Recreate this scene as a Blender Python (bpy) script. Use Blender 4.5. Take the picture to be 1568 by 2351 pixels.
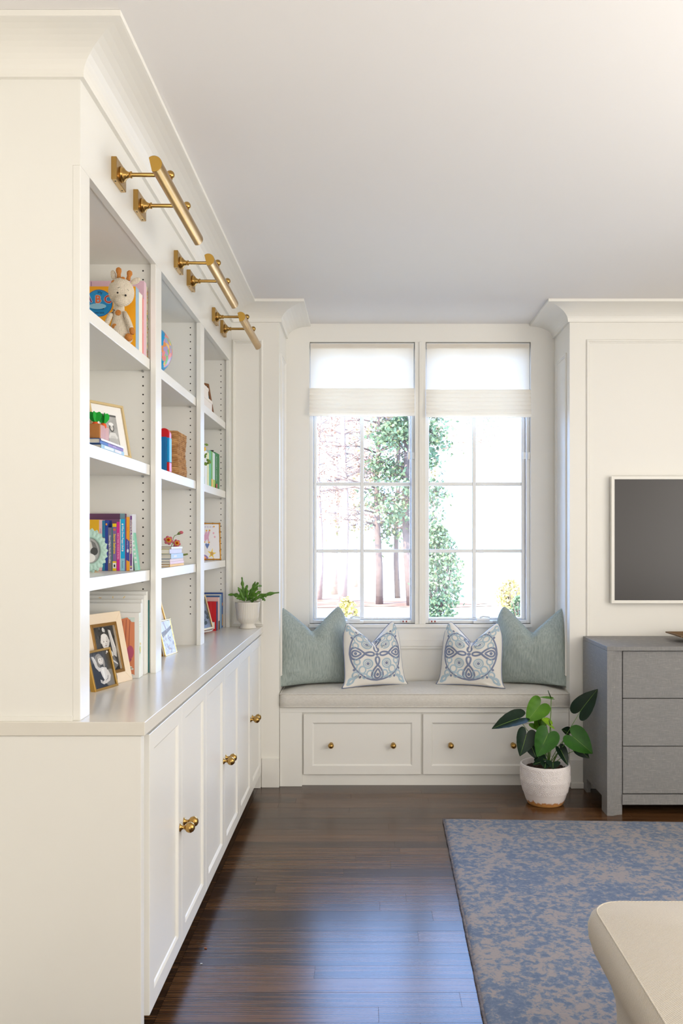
import bpy, bmesh, math, random
from mathutils import Vector as V, Matrix
R = math.radians
random.seed(7)
for o in list(bpy.data.objects): bpy.data.objects.remove(o)
SC = bpy.context.scene
COL = SC.collection
# ------------------------------------------------------------------ camera, sky, sun, lights, exposure
F, CX, CY, HC = 1950.0, 844.0, 1242.0, 1.397     # focal length / vanishing point in pixels of the 1568x2351 frame
cd = bpy.data.cameras.new('camera'); cam = bpy.data.objects.new('camera', cd); COL.objects.link(cam)
cam.location = (0, 0, HC); cam.rotation_euler = (R(90), 0, 0)
cd.sensor_fit = 'VERTICAL'; cd.sensor_height = 36.0; cd.sensor_width = 24.0
cd.lens = F / 2351 * 36.0
cd.shift_x = -(CX - 784) / 2351; cd.shift_y = (CY - 1175.5) / 2351
cd.clip_start = .05; cd.clip_end = 400
SC.camera = cam
W = bpy.data.worlds.new('World'); SC.world = W; W.use_nodes = True
bg = W.node_tree.nodes['Background']; bg.inputs[0].default_value = (.33, .54, 1.0, 1); bg.inputs[1].default_value = 10.0
def lamp(name, kind, loc, rot, energy, col=(1, 1, 1), size=1, sy=None):
    d = bpy.data.lights.new(name, kind); d.energy = energy; d.color = col
    if kind == 'AREA':
        d.size = size
        if sy: d.shape = 'RECTANGLE'; d.size_y = sy
    if kind == 'SUN': d.angle = R(1.5)
    o = bpy.data.objects.new(name, d); COL.objects.link(o); o.location = loc; o.rotation_euler = rot; return o
lamp('sun', 'SUN', (0, 0, 20), (R(48), 0, R(-40)), 11.0, (1, .90, .74))
lamp('back_fill_light', 'AREA', (1.5, -6.2, 1.45), (R(90), 0, 0), 114, (1, .975, .94), 4.2, 2.3)      # added area fill behind the camera, standing in for presumed windows
lamp('side_fill_light', 'AREA', (3.3, 1.6, 1.5), (R(90), 0, R(90)), 52, (1, .97, .93), 2.6, 1.9)  # added out-of-frame fill from the right, in front of a closed wall
lamp('ceiling_fill_light', 'AREA', (2.5, .3, .95), (R(180), 0, 0), 105, (1, .97, .925), 2.6)                    # added unseen area lamp aimed upward to brighten the ceiling
vs = SC.view_settings; vs.view_transform = 'Standard'; vs.look = 'None'; vs.gamma = 1; vs.use_curve_mapping = False; vs.exposure = 0.15

# ------------------------------------------------------------------ helpers
def at(x, y, Y):                                     # point on the plane at depth Y seen at pixel x, y
    return V(((x - CX) * Y / F, Y, HC - (y - CY) * Y / F))
def lin(c):
    return tuple((v / 12.92 if v <= .04045 else ((v + .055) / 1.055) ** 2.4) for v in (k / 255 for k in c))
MATS = {}
def mat(name, rgb, rough=.5, metal=0, spec=.5, coat=0, bump=None, var=None, trans=0):
    """bump=(scale, strength, stretch)   var=(scale, amount, rgb2, stretch)"""
    if name in MATS: return MATS[name]
    m = bpy.data.materials.new(name); m.use_nodes = True; MATS[name] = m
    nt = m.node_tree; b = nt.nodes['Principled BSDF']
    c = lin(rgb) + (1,)
    b.inputs['Base Color'].default_value = c; b.inputs['Roughness'].default_value = rough
    b.inputs['Metallic'].default_value = metal; b.inputs['Specular IOR Level'].default_value = spec
    b.inputs['Coat Weight'].default_value = coat
    if bump or var:
        tc = nt.nodes.new('ShaderNodeTexCoord')
        def noise(scale, st, det=3):
            mp = nt.nodes.new('ShaderNodeMapping'); mp.inputs['Scale'].default_value = st
            nt.links.new(tc.outputs['Object'], mp.inputs[0])
            n = nt.nodes.new('ShaderNodeTexNoise'); n.inputs['Scale'].default_value = scale; n.inputs['Detail'].default_value = det
            nt.links.new(mp.outputs[0], n.inputs[0]); return n
        if bump:
            n = noise(bump[0], bump[2] if len(bump) > 2 else (1, 1, 1))
            bp = nt.nodes.new('ShaderNodeBump'); bp.inputs['Strength'].default_value = bump[1]; bp.inputs['Distance'].default_value = .002
            nt.links.new(n.outputs[0], bp.inputs['Height']); nt.links.new(bp.outputs[0], b.inputs['Normal'])
        if var:
            n = noise(var[0], var[3] if len(var) > 3 else (1, 1, 1), 5)
            rp = nt.nodes.new('ShaderNodeValToRGB'); rp.color_ramp.elements[0].position = .5 - var[1]; rp.color_ramp.elements[1].position = .5 + var[1]
            rp.color_ramp.elements[0].color = c; rp.color_ramp.elements[1].color = lin(var[2]) + (1,)
            nt.links.new(n.outputs[0], rp.inputs[0]); nt.links.new(rp.outputs[0], b.inputs['Base Color'])
    return m
def col(rgb, rough=.55):                             # plain print / cloth colour, cached
    return mat('colour_%d_%d_%d_%d' % (*rgb, int(rough * 100)), rgb, rough)

class MB:
    def __init__(s): s.v = []; s.f = []; s.m = []; s.mats = []; s.sm = []
    def mi(s, m):
        if m is None: return 0
        if m not in s.mats: s.mats.append(m)
        return s.mats.index(m)
    def add(s, vs, fs, m=None, smooth=False):
        k = len(s.v); s.v += [V(p) for p in vs]; i = s.mi(m)
        for f in fs: s.f.append([a + k for a in f]); s.m.append(i); s.sm.append(smooth)
        return s
    def box(s, p, q, m=None, M=None):
        x0, y0, z0 = (min(a, b) for a, b in zip(p, q)); x1, y1, z1 = (max(a, b) for a, b in zip(p, q))
        vs = [V(c) for c in ((x0, y0, z0), (x1, y0, z0), (x1, y1, z0), (x0, y1, z0), (x0, y0, z1), (x1, y0, z1), (x1, y1, z1), (x0, y1, z1))]
        if M: vs = [M @ c for c in vs]
        return s.add(vs, [(0, 3, 2, 1), (4, 5, 6, 7), (0, 1, 5, 4), (1, 2, 6, 5), (2, 3, 7, 6), (3, 0, 4, 7)], m)
    def obox(s, o, a, b, c, m=None):                 # box from a corner and three edge vectors
        o, a, b, c = V(o), V(a), V(b), V(c)
        vs = [o, o + a, o + a + b, o + b, o + c, o + a + c, o + a + b + c, o + b + c]
        fs = [(0, 3, 2, 1), (4, 5, 6, 7), (0, 1, 5, 4), (1, 2, 6, 5), (2, 3, 7, 6), (3, 0, 4, 7)]
        if a.cross(b).dot(c) < 0: fs = [f[::-1] for f in fs]
        return s.add(vs, fs, m)
    def lathe(s, prof, o, ax=(0, 0, 1), seg=24, m=None, fr=None, smooth=True):
        ax = V(ax).normalized(); t = V((1, 0, 0)) if abs(ax.x) < .9 else V((0, 1, 0))
        u = ax.cross(t).normalized(); w = ax.cross(u); o = V(o); vs = []; fs = []
        for j, (r, h) in enumerate(prof):
            for i in range(seg):
                a = 2 * math.pi * i / seg; rr = r * (fr(a, j) if fr else 1)
                vs.append(o + ax * h + (u * math.cos(a) + w * math.sin(a)) * rr)
        for j in range(len(prof) - 1):
            for i in range(seg):
                n = (i + 1) % seg; fs.append((j * seg + i, j * seg + n, (j + 1) * seg + n, (j + 1) * seg + i))
        s.add(vs, fs, m, smooth)
        k = len(s.v) - len(vs); i = s.mi(m)
        if prof[0][0] > 1e-5: s.f.append([k + a for a in range(seg)][::-1]); s.m.append(i); s.sm.append(False)
        if prof[-1][0] > 1e-5: s.f.append([k + (len(prof) - 1) * seg + a for a in range(seg)]); s.m.append(i); s.sm.append(False)
        return s
    def ball(s, o, r, m=None, seg=20, sc=(1, 1, 1), M=None):
        vs = []; n = seg // 2
        for j in range(n + 1):
            t = math.pi * j / n
            for i in range(seg):
                a = 2 * math.pi * i / seg
                p = V((math.sin(t) * math.cos(a) * sc[0], math.sin(t) * math.sin(a) * sc[1], math.cos(t) * sc[2])) * r
                if M: p = M @ p
                vs.append(V(o) + p)
        fs = [(j * seg + i, (j + 1) * seg + i, (j + 1) * seg + (i + 1) % seg, j * seg + (i + 1) % seg) for j in range(n) for i in range(seg)]
        return s.add(vs, fs, m, True)
    def tube(s, pts, r, m=None, seg=8):
        pts = [V(p) for p in pts]; rs = r if isinstance(r, (list, tuple)) else [r] * len(pts); vs = []; fs = []; up = V((.3, .2, .93))
        for k, p in enumerate(pts):
            d = (pts[min(k + 1, len(pts) - 1)] - pts[max(k - 1, 0)]).normalized()
            u = d.cross(up).normalized() if abs(d.dot(up)) < .98 else d.cross(V((1, 0, 0))).normalized(); w = d.cross(u)
            for i in range(seg):
                a = 2 * math.pi * i / seg; vs.append(p + (u * math.cos(a) + w * math.sin(a)) * rs[k])
        for k in range(len(pts) - 1):
            for i in range(seg): fs.append((k * seg + i, k * seg + (i + 1) % seg, (k + 1) * seg + (i + 1) % seg, (k + 1) * seg + i))
        fs.append(tuple(range(seg))[::-1]); fs.append(tuple((len(pts) - 1) * seg + i for i in range(seg)))
        return s.add(vs, fs, m, True)
    def poly(s, pts, m=None): return s.add(pts, [tuple(range(len(pts)))], m)
    def prism(s, pts, d, m=None):                    # outline extruded by vector d
        pts = [V(p) for p in pts]; d = V(d); n = len(pts); vs = pts + [p + d for p in pts]
        nr = V((0, 0, 0))
        for i in range(n): nr += pts[i].cross(pts[(i + 1) % n])
        fl = nr.dot(d) > 0
        fs = [tuple(range(n))[::-1] if fl else tuple(range(n)), tuple(range(n, 2 * n)) if fl else tuple(range(n, 2 * n))[::-1]]
        for i in range(n):
            j = (i + 1) % n; q = (i, j, j + n, i + n); fs.append(q if fl else q[::-1])
        return s.add(vs, fs, m)
    def grid(s, fn, nu, nv, m=None, smooth=True, closed_u=False):
        vs = [fn(i / (nu if closed_u else nu - 1), j / (nv - 1)) for j in range(nv) for i in range(nu)]
        fs = [(j * nu + i, j * nu + (i + 1) % nu, (j + 1) * nu + (i + 1) % nu, (j + 1) * nu + i) for j in range(nv - 1) for i in range(nu if closed_u else nu - 1)]
        return s.add(vs, fs, m, smooth)
def wloc(o):
    l = V((0, 0, 0))
    while o: l += o.location; o = o.parent
    return l
def obj(name, mb, m=None, parent=None, loc=None, bevel=0, seg=2, kind=None, sub=0):
    """links the collected geometry (world coordinates) as ONE mesh object"""
    me = bpy.data.meshes.new(name); o = bpy.data.objects.new(name, me); COL.objects.link(o)
    if parent: o.parent = parent
    base = wloc(parent) if parent else V((0, 0, 0))
    if loc is not None: o.location = V(loc) - base; base = V(loc)
    me.from_pydata([tuple(p - base) for p in mb.v], [], mb.f)
    for mm in (mb.mats or [m]): me.materials.append(mm)
    me.polygons.foreach_set('material_index', mb.m if mb.mats else [0] * len(mb.f)); me.polygons.foreach_set('use_smooth', mb.sm); me.update()
    if bevel:
        md = o.modifiers.new('bevel', 'BEVEL'); md.width = bevel; md.segments = seg; md.limit_method = 'ANGLE'; md.angle_limit = R(40)
    if sub:
        md = o.modifiers.new('sub', 'SUBSURF'); md.levels = md.render_levels = sub
    if kind: o['kind'] = kind
    return o
def tag(o, label, cat, group=None):
    o['label'] = label; o['category'] = cat
    if group: o['group'] = group
    return o
def thing(name, label, cat, loc, group=None):
    o = bpy.data.objects.new(name, None); COL.objects.link(o); o.location = loc; o.empty_display_size = .05
    return tag(o, label, cat, group)
def struct(name, mb, m, parent=None, **k):
    return obj(name, mb, m, parent, kind=None if parent else 'structure', **k)
def dup(root, delta, label, group=None):
    r = root.copy(); COL.objects.link(r); r.location = V(root.location) + V(delta); r['label'] = label
    if group: r['group'] = group
    for ch in list(root.children):
        c = ch.copy(); COL.objects.link(c); c.parent = r
        for g in list(ch.children):
            d = g.copy(); COL.objects.link(d); d.parent = c
    return r
TXT = {}
def glyphs(txt):
    if txt not in TXT:
        cu = bpy.data.curves.new('t', 'FONT'); cu.body = txt; cu.align_x = 'CENTER'; cu.align_y = 'CENTER'; cu.resolution_u = 3
        o = bpy.data.objects.new('t', cu); COL.objects.link(o); dg = bpy.context.evaluated_depsgraph_get(); dg.update()
        me = bpy.data.meshes.new_from_object(o.evaluated_get(dg)); TXT[txt] = ([tuple(v.co) for v in me.vertices], [tuple(p.vertices) for p in me.polygons])
        bpy.data.objects.remove(o); bpy.data.curves.remove(cu); bpy.data.meshes.remove(me)
    return TXT[txt]
def text(mb, txt, o, u, v, h, m, maxw=None, bold=0):
    """lettering centred at o; u reading direction, v up direction, h letter height"""
    vs, fs = glyphs(txt); k = h / .72; o, u, v = V(o), V(u).normalized(), V(v).normalized()
    w = max(p[0] for p in vs) - min(p[0] for p in vs); ku = min(k, maxw / w) if maxw else k
    nr = u.cross(v)
    for i, (dx, dy) in enumerate([(0, 0)] if not bold else [(0, 0), (bold, 0), (-bold, 0), (0, bold), (0, -bold)]):
        mb.add([o + u * (p[0] * ku + dx * h) + v * (p[1] * k + dy * h) + nr * (i * 2.5e-5) for p in vs], fs, m)

# ------------------------------------------------------------------ materials
PAINT = mat('cream_paint', (239, 236, 228), .42, spec=.4)
TRIM = mat('trim_paint', (239, 236, 228), .34, spec=.45)
SHELF = mat('cabinet_paint', (238, 236, 229), .3, spec=.5)
TOPP = mat('worktop_paint', (226, 221, 210), .2, spec=.5)
CEIL = mat('ceiling_paint', (238, 235, 232), .8, spec=.2)
SASH = mat('sash_white', (240, 240, 238), .35)
BRASS = mat('aged_brass', (192, 156, 92), .25, 1, bump=(60, .06), var=(9, .3, (170, 132, 72)))
DARK = mat('dark_gap', (38, 34, 30), .8)
STEEL = mat('brushed_nickel', (190, 190, 188), .3, 1)

def floor_mat():
    m = bpy.data.materials.new('stained_oak'); m.use_nodes = True; nt = m.node_tree; b = nt.nodes['Principled BSDF']; L = nt.links.new
    tc = nt.nodes.new('ShaderNodeTexCoord'); oi = nt.nodes.new('ShaderNodeObjectInfo')
    ad = nt.nodes.new('ShaderNodeVectorMath'); ad.operation = 'MULTIPLY_ADD'; cmb = nt.nodes.new('ShaderNodeCombineXYZ')
    L(oi.outputs['Random'], cmb.inputs[0]); L(oi.outputs['Random'], cmb.inputs[1]); L(oi.outputs['Random'], cmb.inputs[2])
    ad.inputs[1].default_value = (31, 17, 9); L(cmb.outputs[0], ad.inputs[0]); L(tc.outputs['Object'], ad.inputs[2])
    def nz(sc, st, det, dist=0):
        mp = nt.nodes.new('ShaderNodeMapping'); mp.inputs['Scale'].default_value = st; L(ad.outputs[0], mp.inputs[0])
        n = nt.nodes.new('ShaderNodeTexNoise'); n.inputs['Scale'].default_value = sc; n.inputs['Detail'].default_value = det; n.inputs['Distortion'].default_value = dist; L(mp.outputs[0], n.inputs[0]); return n
    n1 = nz(7, (.35, 9, 1), 6, .6); n2 = nz(40, (.25, 12, 1), 4)
    mp = nt.nodes.new('ShaderNodeMapping'); mp.inputs['Scale'].default_value = (.9, 14, 1); L(ad.outputs[0], mp.inputs[0])
    wv = nt.nodes.new('ShaderNodeTexWave'); wv.wave_type = 'RINGS'; wv.inputs['Scale'].default_value = 2.2; wv.inputs['Distortion'].default_value = 5; wv.inputs['Detail'].default_value = 3; L(mp.outputs[0], wv.inputs[0])
    a1 = nt.nodes.new('ShaderNodeMath'); a1.operation = 'MULTIPLY_ADD'; a1.inputs[1].default_value = .22; L(wv.outputs['Fac'], a1.inputs[0])
    a2 = nt.nodes.new('ShaderNodeMath'); a2.operation = 'MULTIPLY_ADD'; a2.inputs[1].default_value = .28; L(n2.outputs[0], a2.inputs[0]); L(n1.outputs[0], a2.inputs[2]); L(a2.outputs[0], a1.inputs[2])
    a3 = nt.nodes.new('ShaderNodeMath'); a3.operation = 'MULTIPLY_ADD'; a3.inputs[1].default_value = .28; L(oi.outputs['Random'], a3.inputs[0]); L(a1.outputs[0], a3.inputs[2])
    rp = nt.nodes.new('ShaderNodeValToRGB'); L(a3.outputs[0], rp.inputs[0]); e = rp.color_ramp.elements
    e[0].position = .47; e[0].color = lin((30, 17, 9)) + (1,); e[1].position = 1.0; e[1].color = lin((98, 66, 38)) + (1,)
    k = e.new(.86); k.color = lin((60, 38, 22)) + (1,); L(rp.outputs[0], b.inputs['Base Color'])
    bp = nt.nodes.new('ShaderNodeBump'); bp.inputs['Strength'].default_value = .03; bp.inputs['Distance'].default_value = .002; L(a1.outputs[0], bp.inputs['Height']); L(bp.outputs[0], b.inputs['Normal'])
    b.inputs['Roughness'].default_value = .25; b.inputs['Specular IOR Level'].default_value = .46; b.inputs['Coat Weight'].default_value = .06; b.inputs['Coat Roughness'].default_value = .2
    return m
OAK = floor_mat()

# ------------------------------------------------------------------ room shell
D, YB, ZC = 4.82, 5.213, 2.73                        # wall plane, alcove back wall, ceiling height
XL, XR = -.5018, 1.1464                              # alcove sides
WL, WR, WF = -1.13, 3.4, -6.5
T = .2
# window opening in the alcove back wall
OX0, OX1, OZ0, OZ1 = -.356, 1.001, .888, 2.618
m = MB(); m.box((WL - T, WF - T, -.22), (WR + T, YB + .3, -.016)); FLOOR = struct('floor', m, mat('subfloor', (60, 45, 34), .7))
PW = .0826
rows = [(1.72 + i * PW) for i in range(int((D + .05 - 1.72) / PW) + 1)]
rnd = random.Random(3)
for r_i, y in enumerate(rows):
    x = -.66 - rnd.random() * .5
    while x < 1.75:
        Lg = rnd.uniform(.55, 1.5); x1 = x + Lg
        if x1 > -.62 and not (x > .62 and y < 4.1):
            a, b_ = max(x, -.62), min(x1, 1.78); g = .0001; c = .0004; dz = rnd.uniform(-.0002, 0)
            mm = MB(); y1 = y + PW
            o_, i_ = [(a + g, y + g), (b_ - g, y + g), (b_ - g, y1 - g), (a + g, y1 - g)], [(a + g + c, y + g + c), (b_ - g - c, y + g + c), (b_ - g - c, y1 - g - c), (a + g + c, y1 - g - c)]
            vs = [(*p, -.014) for p in o_] + [(*p, -.0004 + dz) for p in o_] + [(*p, dz) for p in i_]
            fs = [(3, 2, 1, 0), (8, 9, 10, 11)]
            for k in range(4):
                n = (k + 1) % 4; fs += [(k, n, n + 4, k + 4), (k + 4, n + 4, n + 8, k + 8)]
            mm.add(vs, fs); obj('plank', mm, OAK, FLOOR, loc=((a + b_) / 2, y + PW / 2, 0))
        x = x1
m = MB()                                             # the rest of the boards, out of the picture
m.box((WL, WF, -.015), (WR, 1.719, -.001)); m.box((1.781, 1.72, -.015), (WR, D, -.001)); m.box((WL, 1.72, -.015), (-.621, D, -.001))
m.box((.63, 1.72, -.015), (1.78, 4.0, -.004))
obj('floorboards', m, OAK, FLOOR, kind='stuff')
m = MB(); m.box((WL - T, WF - T, ZC), (WR + T, YB + .3, ZC + .2)); struct('ceiling', m, CEIL)
m = MB(); m.box((WL - T, WF - T, 0), (WL, YB + .3, ZC)); struct('wall_left', m, PAINT)
m = MB(); m.box((WR, WF - T, 0), (WR + T, YB + .3, ZC)); struct('wall_right', m, PAINT)
m = MB(); m.box((WL, WF - T, 0), (WR, WF, ZC)); struct('wall_front', m, PAINT)
m = MB()
m.box((WL, D, 0), (XL, YB + .3, ZC)); m.box((XR, D, 0), (WR, YB + .3, ZC))
m.box((XL, YB, 0), (OX0, YB + .3, ZC)); m.box((OX1, YB, 0), (XR, YB + .3, ZC))
m.box((OX0, YB, 0), (OX1, YB + .3, OZ0)); m.box((OX0, YB, OZ1), (OX1, YB + .3, ZC))
struct('wall_back', m, PAINT)

# crown moulding: profile (projection, height below ceiling) swept with mitres
CP, CH = .152, .093
prof = [(0, -CH), (.013, -CH), (.013, -.084)] + [(.013 + .135 * (1 - math.cos(t)), -.084 + .068 * math.sin(t)) for t in [R(90) * k / 10 for k in range(1, 11)]] + [(.15, -.0155), (CP, -.0155), (CP, -.0005), (0, -.0005)]
def sweep(name, path, m_, prof=prof, z=ZC):
    P = [V((p[0], p[1], 0)) for p in path]; n = len(P); rings = []
    for d, h in prof:
        ring = []
        for i in range(n):
            def nrm(a, b): t = (b - a).normalized(); return V((t.y, -t.x, 0))
            if i == 0: off = nrm(P[0], P[1])
            elif i == n - 1: off = nrm(P[-2], P[-1])
            else:
                a, b = nrm(P[i - 1], P[i]), nrm(P[i], P[i + 1]); off = (a + b) / (1 + a.dot(b))
            ring.append(P[i] + off * d + V((0, 0, z + h)))
        rings.append(ring)
    mb = MB(); k = len(prof)
    vs = [q for rg in rings for q in rg]; fs = []
    for j in range(k - 1):
        for i in range(n - 1): fs.append((j * n + i, (j + 1) * n + i, (j + 1) * n + i + 1, j * n + i + 1))
    fs.append(tuple(j * n for j in range(k))); fs.append(tuple(j * n + n - 1 for j in range(k))[::-1])
    mb.add(vs, fs)
    return struct(name, mb, m_)
FX = -.772; YE = 2.282                               # bookcase face, near end
sweep('trim_1', [(WL, YE), (FX, YE), (FX, D), (XL, D), (XL, YB)], TRIM)
sweep('trim_2', [(XR, YB), (XR, D), (WR, D)], TRIM)
def panel_frame(name, o, u, v, w, h, n, parent=None):  # raised picture moulding: o corner, u/v axes, n outward
    o, u, v, n = V(o), V(u), V(v), V(n); mb = MB(); prf = [(0, 0), (0, .006), (.004, .009), (.010, .009), (.012, .004), (.017, .004), (.019, 0)]
    cs = [(0, 0), (w, 0), (w, h), (0, h)]; sg = [(1, 1), (-1, 1), (-1, -1), (1, -1)]; vs = []; fs = []
    for d, e in prf:
        for (a, b), (sa, sb) in zip(cs, sg): vs.append(o + u * (a + sa * d) + v * (b + sb * d) + n * (e + .0002))
    fl = u.cross(v).dot(n) < 0
    for j in range(len(prf) - 1):
        for i in range(4):
            q = (j * 4 + i, j * 4 + (i + 1) % 4, (j + 1) * 4 + (i + 1) % 4, (j + 1) * 4 + i); fs.append(q[::-1] if fl else q)
    mb.add(vs, fs); return struct(name, mb, TRIM, parent)
panel_frame('trim_3', (-.766, D, .922), (1, 0, 0), (0, 0, 1), .172, 1.617, (0, -1, 0))
panel_frame('trim_4', (1.241, D, .16), (1, 0, 0), (0, 0, 1), 1.5, 2.379, (0, -1, 0))
panel_frame('trim_5', (XL, D + .07, .62), (0, 1, 0), (0, 0, 1), .26, 1.86, (1, 0, 0))
panel_frame('trim_6', (XR, D + .07, .62), (0, 1, 0), (0, 0, 1), .26, 1.86, (-1, 0, 0))
m = MB(); m.box((XL, YB - .012, .752), (XR, YB, .789)); m.box((XL, YB - .008, .735), (XR, YB, .752)); struct('trim_7', m, TRIM, bevel=.002)
m = MB(); m.box((XR, D - .018, 0), (WR, D, .16)); m.box((XR, D - .034, 0), (WR, D - .018, .034)); struct('baseboard_right', m, TRIM, bevel=.004)
m = MB(); m.box((-.6, D - .012, 0), (XL, D, .165)); m.box((-.645, D - .024, 0), (-.605, D, .865)); struct('baseboard_left', m, TRIM, bevel=.002)

# ------------------------------------------------------------------ windows
GL = bpy.data.materials.new('window_glass'); GL.use_nodes = True; nt = GL.node_tree; nt.nodes.remove(nt.nodes['Principled BSDF'])
tr = nt.nodes.new('ShaderNodeBsdfTransparent'); gg = nt.nodes.new('ShaderNodeBsdfGlossy'); gg.inputs['Roughness'].default_value = .02; fr = nt.nodes.new('ShaderNodeFresnel'); fr.inputs[0].default_value = 1.3; mx = nt.nodes.new('ShaderNodeMixShader')
nt.links.new(fr.outputs[0], mx.inputs[0]); nt.links.new(tr.outputs[0], mx.inputs[1]); nt.links.new(gg.outputs[0], mx.inputs[2]); nt.links.new(mx.outputs[0], nt.nodes['Material Output'].inputs[0])
MX0, MX1 = .290, .356                                # mullion between the two windows
m = MB(); m.box((MX0, YB - .004, OZ0), (MX1, YB + .2, OZ1)); m.box((MX0 + .026, YB - .012, OZ0), (MX1 - .02, YB - .004, OZ1)); struct('trim_8', m, TRIM, bevel=.0015)
m = MB(); m.box((OX0 - .005, YB - .016, OZ0 - .022), (OX1 + .005, YB + .05, OZ0)); struct('trim_9', m, TRIM, bevel=.003)
YS = YB + .075                                       # sash front
def window(n, x0, x1, gx, gz, side):
    mb = MB(); d0, d1 = YB + .03, YB + .2
    for a, b in (((x0, d0, OZ0), (x0 + .02, d1, OZ1)), ((x1 - .02, d0, OZ0), (x1, d1, OZ1)), ((x0 + .02, d0, OZ0), (x1 - .02, d1, OZ0 + .02)), ((x0 + .02, d0, OZ1 - .03), (x1 - .02, d1, OZ1))): mb.box(a, b)
    w = struct('window_%d' % n, mb, SASH, bevel=.002)
    mb = MB(); gx0, gm, gx1 = gx; zt = OZ1 - .07; zb = gz[-1]
    fx0, fx1, fz0, fz1 = x0 + .022, x1 - .022, OZ0 + .022, OZ1 - .032
    for a, b in (((fx0, fz0), (gx0, fz1)), ((gx1, fz0), (fx1, fz1)), ((gx0, fz0), (gx1, zb)), ((gx0, zt), (gx1, fz1))): mb.box((a[0], YS, a[1]), (b[0], YS + .045, b[1]))
    sash = obj('sash', mb, SASH, w, bevel=.004)
    zs = [zb] + [gz[1], gz[0]] + [zt]
    mb = MB(); mb.box((gm - .012, YS + .006, zb), (gm + .012, YS + .04, zt)); obj('muntin', mb, SASH, sash, bevel=.004)
    for z in gz[:2]:
        for a, b in ((gx0, gm - .012), (gm + .012, gx1)):
            mb = MB(); mb.box((a, YS + .006, z - .011), (b, YS + .04, z + .011)); obj('muntin', mb, SASH, sash, bevel=.004)
    mb0 = [(gx0, gm - .012), (gm + .012, gx1)]
    for i, (a, b) in enumerate(mb0):
        for j in range(3):
            mb = MB(); mb.box((a, YS + .02, zs[j] + (.011 if j else 0)), (b, YS + .024, zs[j + 1] - (.011 if j < 2 else 0))); obj('pane', mb, GL, sash)
    hx = x0 + .28 if side < 0 else x1 - .28          # crank operator and sash locks
    mb = MB(); mb.box((hx - .07, YB + .012, OZ0 + .001), (hx + .05, YB + .05, OZ0 + .018)); mb.box((hx - .05, YB + .004, OZ0 + .018), (hx + .03, YB + .04, OZ0 + .034)); mb.tube([(hx - .03, YB + .02, OZ0 + .036), (hx - .01, YB + .01, OZ0 + .045), (hx + .03, YB + .006, OZ0 + .04)], .006)
    obj('crank_handle', mb, SASH, w, bevel=.004)
    lx = x1 - .055 if side < 0 else x0 + .055
    mb = MB(); mb.box((lx - .03, YB + .022, OZ0 + .004), (lx + .022, YB + .034, OZ0 + .022)); lk = obj('sash_lock', mb, SASH, w, bevel=.002)
    for q in (-.016, .004):
        mb = MB(); mb.box((lx + q - .004, YB + .0205, OZ0 + .008), (lx + q + .004, YB + .0222, OZ0 + .018)); obj('lock_indicator', mb, col((150, 40, 30)), lk)
    return w
kz = lambda y: HC - (y - CY) * YS / F
kx = lambda x: (x - CX) * YS / F
window(1, OX0, MX0, (kx(727), kx(831), kx(941)), (kz(1111), kz(1265), kz(1418)), -1)
window(2, MX1, OX1, (kx(985), kx(1089), kx(1197)), (kz(1111), kz(1265), kz(1418)), 1)

# roman shades
LIN = bpy.data.materials.new('sheer_linen'); LIN.use_nodes = True; nt = LIN.node_tree; b = nt.nodes['Principled BSDF']; b.inputs['Base Color'].default_value = lin((246, 242, 234)) + (1,); b.inputs['Roughness'].default_value = .9
tl = nt.nodes.new('ShaderNodeBsdfTranslucent'); tl.inputs[0].default_value = lin((252, 240, 220)) + (1,); mx = nt.nodes.new('ShaderNodeMixShader'); mx.inputs[0].default_value = .42
nt.links.new(b.outputs[0], mx.inputs[1]); nt.links.new(tl.outputs[0], mx.inputs[2]); nt.links.new(mx.outputs[0], nt.nodes['Material Output'].inputs[0])
def weave(nt, b, sx=700, st=.15):
    tc = nt.nodes.new('ShaderNodeTexCoord'); n = nt.nodes.new('ShaderNodeTexNoise'); n.inputs['Scale'].default_value = sx
    bp = nt.nodes.new('ShaderNodeBump'); bp.inputs['Strength'].default_value = st; bp.inputs['Distance'].default_value = .001
    nt.links.new(tc.outputs['Object'], n.inputs[0]); nt.links.new(n.outputs[0], bp.inputs['Height']); nt.links.new(bp.outputs[0], b.inputs['Normal'])
weave(nt, b)
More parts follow.
